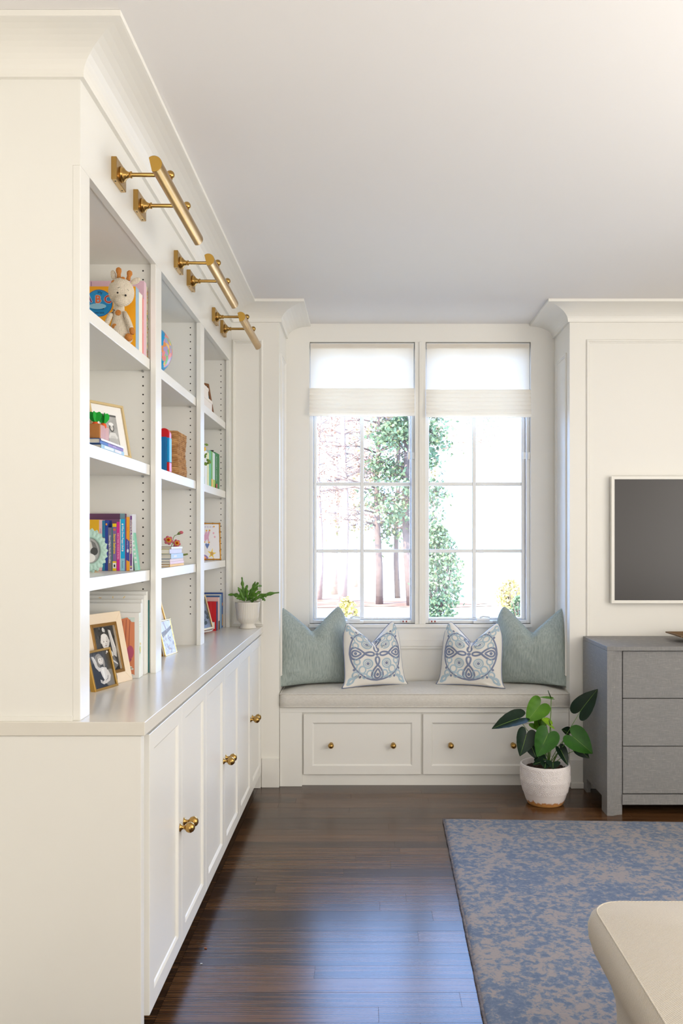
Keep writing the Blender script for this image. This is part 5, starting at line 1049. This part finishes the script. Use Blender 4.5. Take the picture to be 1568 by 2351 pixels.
CB = [(4.555, .04, .155, (198, 8, 22), (52, 62, 120), 'bright red children\'s book with a barcode behind the pale gold frame', [('cover_print', redp)]), (4.60, .045, .175, (226, 186, 180), (232, 206, 204), 'dusty pink book standing behind the red book', [('spine_print', lambda mb, fc, fs, a, b, c: quad(mb, fs, 0, 0, 1, .27, (120, 84, 60)))]), (4.65, .035, .181, (44, 92, 150), (94, 160, 200), 'sky blue book standing behind the pink book', None), (4.69, .03, .186, (236, 232, 224), (90, 130, 180), 'white covered book second from the end of the worktop row', None), (4.722, .036, .193, (40, 76, 150), (50, 86, 156), 'navy blue book with a yellow foot at the end of the row', [('spine_print', lambda mb, fc, fs, a, b, c: (quad(mb, fs, 0, .05, .7, .38, (250, 190, 40)), ell(mb, fs, .4, .67, .3, .05, (240, 150, 40))))])]
for i, (y, th, h, cv, sp_, lb, pr) in enumerate(CB): book('worktop_book', (-.811 + .002 * (i % 2), y, z), E1, E2, EZ, .16, th, h, cv, lb, 'children\'s books on the worktop in the farthest bay', spine=sp_, prints=pr)
t = thing('white_plate', 'round white plate under the pale gold frame in the farthest bay', 'plate', (-.92, 4.42, z))
m = MB(); m.lathe([(0, .002), (.06, 0), (.07, .004), (.118, .016), (.122, .0195), (.118, .021), (.07, .009), (0, .007)], (-.925, 4.41, z), seg=48); obj('dish', m, mat('white_glaze', (236, 234, 228)), t)
BR = V((-.8035, 4.44, z + .026)); TR = BR + V((-.047, .006, .175)); frame(BR - V((.25, .97, 0)) * .15, BR, TR, .010, .014, mat('champagne_gold', (206, 176, 128), .4, .8), 'pale gold frame with a dark grey photo beside the red book', lambda mb, g, u, v: [ell(mb, g, random.Random(i).uniform(.1, .9), random.Random(i + 50).uniform(.1, .9), .12, .06, [(60, 64, 70), (110, 112, 122), (44, 54, 50)][i % 3], 1, 10) for i in range(24)], pm=bwbg('dusk_photo', (70, 74, 82), (120, 124, 134)), easel=False)
# stand of that frame touches the plate
# ---- fluted pot with fern at the end of the worktop
px, py = -.664, 4.70
t = thing('potted_fern', 'green crested fern in a fluted cream pot at the worktop\'s far end', 'plant', (px, py, ZW + .0006))
CER = mat('cream_ceramic', (232, 226, 214), .35)
zb = ZW + .0006; m = MB()
def flute(a, j): return 1 + (.022 * abs(math.cos(a * 21)) if 3 <= j <= 8 else 0)
m.lathe([(.0, 0), (.046, 0), (.0475, .003), (.036, .022), (.041, .030), (.056, .046), (.0605, .062), (.063, .10), (.067, .138), (.070, .1455), (.066, .1455), (.060, .10), (.05, .06), (0, .05)], (px, py, zb), seg=168, fr=flute); obj('pot', m, CER, t)
m = MB(); m.lathe([(.0655, 0), (.0, .003)], (px, py, zb + .134), seg=24); obj('soil', m, mat('potting_soil', (52, 38, 26), .95, bump=(200, 1)), t)
FERN = mat('fern_green', (66, 110, 42), .45, var=(50, .3, (104, 150, 46)))
FR = [((562, 1380), (556, 1345), (555, 1325), .008), ((566, 1380), (584, 1350), (593, 1337), .010), ((560, 1380), (548, 1362), (523.5, 1366), .010), ((561, 1381), (556, 1366), (546, 1348), .011), ((570, 1380), (588, 1362), (599, 1358), .010), ((575, 1380), (600, 1364), (641, 1360.5), .010), ((600, 1366), (606, 1370), (616, 1366), .009), ((598, 1366), (603, 1376), (609, 1379), .008), ((565, 1380), (573, 1365), (583, 1356), .010), ((568, 1380), (576, 1362), (586, 1335), .011), ((566, 1380), (568, 1352), (563, 1347), .009), ((560, 1380), (548, 1371), (542, 1375), .007), ((572, 1380), (582, 1378), (594, 1374), .007), ((576, 1381), (579, 1381), (580, 1384), .008), ((563, 1378), (560, 1360), (568, 1343), .010), ((570, 1378), (577, 1370), (592, 1345), .009), ((590, 1346), (596, 1345), (601, 1345), .006), ((588, 1352), (591, 1353), (593, 1354), .006)]
r = random.Random(11)
for i, (p0, p1, p2, w_) in enumerate(FR):
    dy = r.uniform(-.05, .03); A, B, C_ = at(*p0, py), at(*p1, py + dy * .5), at(*p2, py + dy); m = MB()
    def fn(u, v):
        t_ = v; P = A * (1 - t_) ** 2 + B * 2 * t_ * (1 - t_) + C_ * t_ * t_; T_ = ((B - A) * (1 - t_) + (C_ - B) * t_).normalized(); sd = T_.cross(V((.1, -1, .2))).normalized(); s_ = u * 2 - 1
        ww = w_ * math.sin(math.pi * (.12 + .83 * t_)) ** .7 * (1 + .35 * math.sin(t_ * 21 + i)) * min(1, .3 + t_ * 2)
        return P + sd * (s_ * ww) + V((0, .006 * s_ * s_ + .002 * math.sin(t_ * 17), 0))
    m.grid(fn, 5, 16); obj('frond', m, FERN, t)

# ------------------------------------------------------------------ anthurium in a white textured pot
px, py = .9467, 4.53; zb = .0006
t = thing('potted_anthurium', 'green anthurium with heart-shaped leaves in a white rosette-patterned pot on the floor', 'plant', (px, py, zb))
def pot_mat():
    m = bpy.data.materials.new('washed_white_ceramic'); m.use_nodes = True; nt = m.node_tree; b = nt.nodes['Principled BSDF']; L = nt.links.new; tc = nt.nodes.new('ShaderNodeTexCoord'); sp_ = nt.nodes.new('ShaderNodeSeparateXYZ'); L(tc.outputs['Object'], sp_.inputs[0])
    n = nt.nodes.new('ShaderNodeTexNoise'); n.inputs['Scale'].default_value = 45; n.inputs['Detail'].default_value = 4; mp = nt.nodes.new('ShaderNodeMapping'); mp.inputs['Scale'].default_value = (1, 1, .25); L(tc.outputs['Object'], mp.inputs[0]); L(mp.outputs[0], n.inputs[0])
    ad = nt.nodes.new('ShaderNodeMath'); ad.operation = 'MULTIPLY_ADD'; ad.inputs[1].default_value = .05; L(n.outputs[0], ad.inputs[0]); L(sp_.outputs[2], ad.inputs[2])
    rp = nt.nodes.new('ShaderNodeValToRGB'); e = rp.color_ramp.elements; e[0].position = .036; e[0].color = lin((206, 150, 88)) + (1,); e[1].position = .052; e[1].color = lin((236, 228, 224)) + (1,); k = e.new(.046); k.color = lin((190, 124, 66)) + (1,)
    L(ad.outputs[0], rp.inputs[0]); L(rp.outputs[0], b.inputs['Base Color']); b.inputs['Roughness'].default_value = .4; return m
H_ = .2105
def rad(h):
    s_ = h / H_; return .088 + .043 * min(1, (s_ / .62)) ** .62 if s_ < .62 else .131 - .0015 * (s_ - .62) / .38
import numpy as np
N, K = 560, 120; hs = np.linspace(0, H_, K); AA, HH = np.meshgrid(np.arange(N) * 2 * np.pi / N, hs)
best = np.full(AA.shape, 9.0); PH = np.zeros(AA.shape)
for j in range(4):
    for k in range(13):
        ca, ch_ = 2 * math.pi * (k + .5 * (j % 2)) / 13, .080 + .037 * j
        X = ((AA - ca + np.pi) % (2 * np.pi) - np.pi) * .129; Y_ = HH - ch_; q = np.hypot(X, Y_); w_ = q < best; best[w_] = q[w_]; PH[w_] = np.arctan2(Y_, X)[w_]
t1 = best / .0072; kk = np.floor(t1); npt = 5 + 2 * np.minimum(kk, 3)
t2 = t1 - .42 * (1 - np.abs(np.cos(PH * npt / 2 + (kk % 2) * 1.57))); f = t2 - np.floor(t2)
fade = np.clip((HH - .058) / .01, 0, 1) * np.clip((.206 - HH) / .004, 0, 1)
REL = .0034 * fade * (f ** 1.6) * np.clip(best / .003, .3, 1)
m = MB(); vs = []
for jj in range(K):
    h = float(hs[jj]); rr_ = rad(h)
    for i in range(N): a = 2 * math.pi * i / N; q = rr_ + float(REL[jj, i]); vs.append(V((px + q * math.cos(a), py + q * math.sin(a), zb + h)))
for q, h in ((.128, H_ + .003), (.123, H_ + .003), (.120, H_ - .002), (.118, .15)): vs += [V((px + q * math.cos(2 * math.pi * i / N), py + q * math.sin(2 * math.pi * i / N), zb + h)) for i in range(N)]
m.add(vs, [(j * N + i, j * N + (i + 1) % N, (j + 1) * N + (i + 1) % N, (j + 1) * N + i) for j in range(K + 3) for i in range(N)], None, True); m.add([vs[i] for i in range(N)], [tuple(range(N))[::-1]]); obj('pot', m, pot_mat(), t)
m = MB(); r = random.Random(4); m.grid(lambda u, v: V((px + .119 * v * math.cos(u * 6.2832), py + .119 * v * math.sin(u * 6.2832), zb + .182 + .012 * (1 - v) + r.uniform(-.004, .004))), 60, 14, None, False); obj('soil', m, mat('dark_soil', (34, 24, 18), .95, bump=(150, 1), var=(120, .2, (70, 44, 28))), t)
def leafm(nm, a, b_): 
    m = mat(nm, a, .42, spec=.28, var=(30, .3, b_), bump=(55, .25, (1, 1, 1))); return m
LG1, LG2, LG3 = leafm('bright_leaf', (82, 130, 20), (62, 110, 16)), leafm('mid_leaf', (46, 98, 16), (32, 78, 14)), leafm('dark_leaf', (14, 42, 22), (10, 32, 18)); LY = leafm('lime_leaf', (140, 178, 40), (112, 160, 34)); STM = mat('leaf_stem', (96, 134, 48), .45); VEIN = mat('leaf_vein', (130, 166, 70), .4)
root = V((px + .018, py, zb + .185))
# base px, tip px, half width m, normal, depth, material
LV = [((430, 480), (52, 596), .052, (.1, -.55, .85), -.05, LG3), ((716, 302), (536, 528), .058, (.1, -.95, .35), -.02, LG1), ((822, 712), (688, 1012), .062, (.1, -.95, .35), -.10, LG2), ((1292, 362), (1508, 72), .056, (-.45, -.8, .3), -.02, LG3), ((1182, 735), (1460, 962), .064, (-.1, -.9, .45), -.06, LG2), ((530, 706), (452, 1004), .052, (.2, -.9, .4), -.08, LG3), ((655, 560), (700, 640), .036, (.0, -.8, .5), .02, LG1), ((1120, 690), (1032, 628), .034, (0, -.7, .6), .05, LG3), ((1260, 900), (1404, 1036), .030, (.3, -.8, -.4), .02, LG3), ((1006, 912), (1118, 1124), .030, (.3, -.9, .3), -.03, LG3), ((575, 800), (684, 1062), .036, (-.3, -.8, .3), .0, LG3), ((770, 1075), (622, 1108), .026, (0, -.5, .8), -.06, LG3), ((800, 1105), (790, 1172), .028, (0, -.7, .6), -.10, LG3), ((900, 1095), (905, 1176), .036, (0, -.7, .6), -.10, LG3), ((700, 1020), (820, 1050), .034, (0, -.7, .7), -.03, LG3), ((720, 500), (650, 600), .04, (.3, -.9, .2), .03, LG1)]
Q = lambda p, d: at(1120 + p[0] / 6.03, 1570 + p[1] / 6.03, py + d)
for i, (b0, t0, w_, nr, dy, mt) in enumerate(LV):
    B, T_ = Q(b0, dy), Q(t0, dy - .03)
    ob = obj('leaf', leaf_mb(B, T_, w_ * 1.04, nr, mt, cup=.30, droop=.10, heart=True, n=22), mt, t)
    ax = (T_ - B); nrm = V(nr).normalized(); nrm = (nrm - ax.normalized() * nrm.dot(ax.normalized())).normalized()
    m = MB(); m.tube([B + nrm * .0006, B + ax * .35 + nrm * (.0006 - .10 * ax.length * .1225), B + ax * .7 + nrm * (.0006 - .10 * ax.length * .49), B + ax * .95 + nrm * (.0004 - .10 * ax.length * .9)], [.0011, .0009, .0006, .0003], seg=5); obj('midrib', m, VEIN, ob)
    if i < 12:
        s0 = root + V((.012 * math.cos(i * 2.1), .012 * math.sin(i * 2.1), 0)); mid = s0.lerp(B, .55) + V((0, .01, .012)); m = MB(); m.tube([s0, mid, B], [.0024, .0018, .0014], seg=7); obj('stem', m, STM, t)
# spathes (flowers) with their spadices
def spathe(b0, t0, w_, nr, dy, sp0, sp1, mt):
    B = Q(b0, dy); fl = obj('flower', leaf_mb(B, Q(t0, dy - .02), w_, nr, mt, cup=.15, droop=.02, heart=True, n=18), mt, t)
    m = MB(); m.tube([Q(sp0, dy - .02), Q(sp1, dy - .025)], [.0032, .002], seg=8); obj('spadix', m, mat('dark_spadix', (44, 70, 28), .5), fl)
spathe((868, 560), (745, 490), .040, (.25, -.45, .85), -.05, (866, 572), (845, 505), LY); spathe((700, 560), (640, 500), .036, (.2, -.9, .3), .02, (716, 572), (694, 505), LG1)
spathe((872, 200), (718, 182), .016, (.1, -.3, .95), -.03, (874, 196), (832, 92), LG1)
m = MB(); m.tube([root, Q((858, 800), -.03), Q((862, 560), -.03), Q((872, 400), -.03), Q((876, 205), -.03)], [.003, .0026, .0024, .0022, .002], seg=8); obj('flower_stem', m, STM, t)
m = MB(); m.tube([root, Q((885, 820), -.04), Q((880, 700), -.05), Q((868, 575), -.05)], [.0022, .002, .0018, .0015], seg=7); obj('flower_stem', m, STM, t)
m = MB(); m.tube([root, Q((835, 690), -.0), Q((800, 520), .0), Q((762, 415), .0), Q((720, 310), -.015)], [.0022, .002, .0018, .0015, .0012], seg=7); obj('stem', m, STM, t)
m = MB(); m.tube([root - V((0, 0, .004)), root + V((.0, 0, .02)), root + V((.004, 0, .05))], [.009, .0075, .004], seg=10); obj('crown', m, mat('stem_base', (150, 82, 44), .7, var=(60, .2, (110, 130, 50))), t)

# ------------------------------------------------------------------ wall outlet on the bench's right stile, crumbs on the floor
o_ = at(1277.5, 1724, BF); t = thing('wall_outlet', 'white double power outlet on the window bench behind the anthurium', 'outlet', (o_.x, BF, o_.z))
m = MB(); m.box((o_.x - .035, BF - .005, o_.z - .057), (o_.x + .035, BF + .0005, o_.z + .057)); obj('cover_plate', m, mat('outlet_white', (238, 236, 230), .35), t, bevel=.002)
for dz_ in (-.020, .020):
    m = MB(); m.lathe([(.0165, 0), (.0165, .0015), (.015, .002)], (o_.x, BF - .0048, o_.z + dz_), (0, -1, 0), 28); so = obj('socket', m, mat('outlet_white', (238, 236, 230)), t)
    for sx in (-.0065, .0065): m = MB(); m.box((o_.x + sx - .001, BF - .0072, o_.z + dz_), (o_.x + sx + .001, BF - .0062, o_.z + dz_ + .008)); obj('slot', m, DARK, so)
    m = MB(); m.lathe([(.0024, 0), (.0024, .0008)], (o_.x, BF - .0063, o_.z + dz_ - .0075), (0, -1, 0), 10); obj('slot', m, DARK, so)
def crumb(x, y, rgb, label, sz):
    p = at(x, y, F * HC / (y - CY)); m = MB(); r = random.Random(int(x)); m.box((-sz, -sz * .5, 0), (sz, sz * .5, sz * .6)); m.v = [v_ + V((r.uniform(-.3, .3), r.uniform(-.3, .3), 0)) * sz for v_ in m.v]; m.v = [V((p.x, p.y, .0003)) + v_ for v_ in m.v]
    tag(obj('crumb', m, col(rgb)), label, 'crumb')
crumb(472, 2178, (190, 110, 60), 'tiny orange crumb on the dark floor near the cabinets', .0042); crumb(462, 2213, (220, 222, 228), 'tiny white crumb on the dark floor near the cabinets', .003)

# ------------------------------------------------------------------ garden outside the window
GZ = -.55
def ground_mat(nm, a, b_, sc): return mat(nm, a, .95, spec=.1, var=(sc, .12, b_))
m = MB(); m.box((-60, YB + .5, GZ - .2), (60, 120, GZ)); tag(obj('garden_ground', m, ground_mat('winter_lawn', (196, 180, 150), (178, 160, 128), .6), kind='structure'), 'pale winter lawn beyond the window', 'ground')
m = MB(); rl = random.Random(9)
def strip(u, v): x = -40 + 80 * u; c_ = 19.2 + .8 * math.sin(x * .12); return V((x, c_ - 5.0 + 9.6 * v, GZ + .02))
m.grid(strip, 60, 4); tag(obj('driveway', m, mat('pale_concrete', (200, 198, 196), .9, var=(2, .3, (180, 178, 178)))), 'pale driveway crossing the garden outside the window', 'driveway')
m = MB(); m.grid(lambda u, v: V((-5.5 + 9.0 * u + .3 * math.sin(v * 9), 24.9 + (4.6 - 2.6 * u) * v + .5 * math.sin(u * 17) * (v if v > .5 else v - 1) * .6, GZ + .012)), 40, 10); tag(obj('leaf_litter', m, ground_mat('leaf_litter', (120, 88, 66), (150, 116, 90), 1.6), kind='stuff'), 'bed of fallen russet leaves under the trees outside', 'fallen leaves')
BARK = mat('grey_bark', (124, 101, 86), .95, bump=(20, .6, (1, 1, .2)), var=(8, .3, (100, 80, 68))); BARKP = mat('glare_bark', (186, 160, 140), .95, bump=(20, .6, (1, 1, .2)), var=(8, .3, (160, 134, 116)))  # second bark is a paled copy with the window glare put into its colour
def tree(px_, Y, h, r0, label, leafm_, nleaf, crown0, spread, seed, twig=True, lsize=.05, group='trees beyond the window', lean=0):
    BARK = MATS['grey_bark'] if px_ > 850 and Y < 35 else MATS['glare_bark']
    r = random.Random(seed); b0 = V(((px_ - CX) * Y / F, Y, GZ)); t = thing('tree', label, 'tree', b0, group); m = MB()
    pts = [b0 + V((lean * k + .05 * math.sin(k * 1.3 + seed), .05 * math.cos(k + seed), h * k / 8)) for k in range(9)]; m.tube(pts, [r0 * (1 - .1 * k) for k in range(9)], seg=9); obj('trunk', m, BARK, t)
    m = MB(); ends = []
    for i in range(52 if twig else 12):
        k = r.uniform(crown0, .98); p = pts[min(7, int(k * 8))].lerp(pts[min(8, int(k * 8) + 1)], k * 8 % 1); a = r.uniform(0, 6.283); L_ = spread * (1.15 - k * .6) * r.uniform(.5, 1); q = p + V((math.cos(a) * L_, math.sin(a) * L_, L_ * r.uniform(-.15, .45)))
        md_ = p.lerp(q, .5) + V((0, 0, .08 * L_)); m.tube([p, md_, q], [.035 * r0 / .12, .02 * r0 / .12, .006], seg=5); ends.append((p, md_, q))
        for _ in range(12 if twig else 3):
            s_ = md_.lerp(q, r.random()); e_ = s_ + V((r.uniform(-1, 1), r.uniform(-1, 1), r.uniform(-.7, .3))) * L_ * .4; m.tube([s_, s_.lerp(e_, .5) + V((0, 0, .03)), e_], [.009, .007, .004], seg=4); ends.append((s_, s_, e_))
    obj('branches', m, BARK, t, kind='stuff')
    if nleaf:
        m = MB(); vs = []; fs = []
        for _ in range(nleaf):
            p, md_, q = r.choice(ends); c_ = md_.lerp(q, r.random()) + V((r.gauss(0, 1), r.gauss(0, 1), r.gauss(0, 1))) * lsize * 2.2; a = V((r.uniform(-1, 1), r.uniform(-1, 1), r.uniform(-1, 1))).normalized() * lsize; b_ = a.cross(V((r.uniform(-1, 1), r.uniform(-1, 1), r.uniform(-1, 1)))).normalized() * lsize * .6
            k = len(vs); vs += [c_ - a, c_ - b_, c_ + a, c_ + b_]; fs.append((k, k + 1, k + 2, k + 3))
        m.add(vs, fs); obj('foliage', m, leafm_, t, kind='stuff')
    return t
LR = mat('russet_leaf', (176, 138, 110), .8, var=(3, .3, (158, 116, 90))); LE = mat('evergreen_leaf', (88, 112, 82), .7, spec=.2, var=(2, .3, (124, 130, 84))); LO = mat('olive_leaf', (154, 144, 98), .7, var=(2, .3, (176, 158, 108))); LYW = mat('yellow_leaf', (190, 170, 92), .7); LPI = mat('pine_leaf', (176, 176, 146), .7)  # pine foliage is paled, haze and glare painted into its colour
tree(868, 26, 9, .12, 'bare russet-twigged tree in the middle of the left window', LR, 1500, .25, 2.1, 1, lsize=.045)
tree(940, 25.5, 9, .14, 'leafy evergreen at the right edge of the left window', LE, 8500, .2, 1.75, 2, lsize=.075, lean=-.03)
tree(912, 29, 10, .10, 'olive-leaved tree between the bare tree and the evergreen', LO, 3600, .2, 1.9, 3, lsize=.07)
tree(770, 31, 10, .15, 'pale slender bare tree at the left side of the left window', LR, 1400, .25, 1.6, 4, lsize=.05)
tree(790, 27, 10, .14, 'second bare tree beside the pale slender one', LR, 700, .35, 1.5, 5, lsize=.045)
tree(733, 28, 9, .11, 'bare tree at the far left edge of the left window', LR, 700, .3, 1.4, 6, lsize=.05)
tree(815, 36, 9, .10, 'distant thin bare tree left of the window bar', LR, 900, .3, 1.8, 7, lsize=.05)
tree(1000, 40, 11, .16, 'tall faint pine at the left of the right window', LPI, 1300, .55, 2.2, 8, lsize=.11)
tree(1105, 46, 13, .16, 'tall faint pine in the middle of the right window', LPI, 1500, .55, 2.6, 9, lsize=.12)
def shrub(px_, Y, h, w_, label, lm, n, seed, ls=.05):
    r = random.Random(seed); b0 = V(((px_ - CX) * Y / F, Y, GZ)); t = thing('shrub', label, 'shrub', b0, 'shrubs beyond the window'); m = MB()
    for i in range(7): a = i * .9; m.tube([b0, b0 + V((math.cos(a) * w_ * .2, math.sin(a) * w_ * .2, h * .4)), b0 + V((math.cos(a) * w_ * .35, math.sin(a) * w_ * .35, h * .8))], [.03, .02, .008], seg=5)
    obj('stems', m, BARK, t, kind='stuff'); m = MB(); vs = []; fs = []
    for _ in range(n):
        zz = r.random() ** .8; rr_ = w_ / 2 * (math.sin(math.pi * (zz * .8 + .15)) ** .8) * math.sqrt(r.random()) * r.uniform(.75, 1.15); a0 = r.uniform(0, 6.283); c_ = b0 + V((math.cos(a0) * rr_, math.sin(a0) * rr_, zz * h)); a = V((r.uniform(-1, 1), r.uniform(-1, 1), r.uniform(-1, 1))).normalized() * ls; b_ = a.cross(V((r.uniform(-1, 1), r.uniform(-1, 1), r.uniform(-1, 1)))).normalized() * ls * .6
        k = len(vs); vs += [c_ - a, c_ - b_, c_ + a, c_ + b_]; fs.append((k, k + 1, k + 2, k + 3))
    m.add(vs, fs); obj('foliage', m, lm, t, kind='stuff')
shrub(1005, 20, 2.3, 1.25, 'bushy green holly at the lower left of the right window', LE, 3000, 21, .055)
shrub(1172, 24, .85, .85, 'pale yellow bush at the lower right of the right window', LYW, 900, 22)
shrub(1190, 20, .65, .45, 'small dark shrub below the pale yellow bush', LE, 500, 23, .04)
shrub(795, 15, .95, .6, 'pale yellow-leaved shrub low in the left window', LYW, 700, 24, .045)
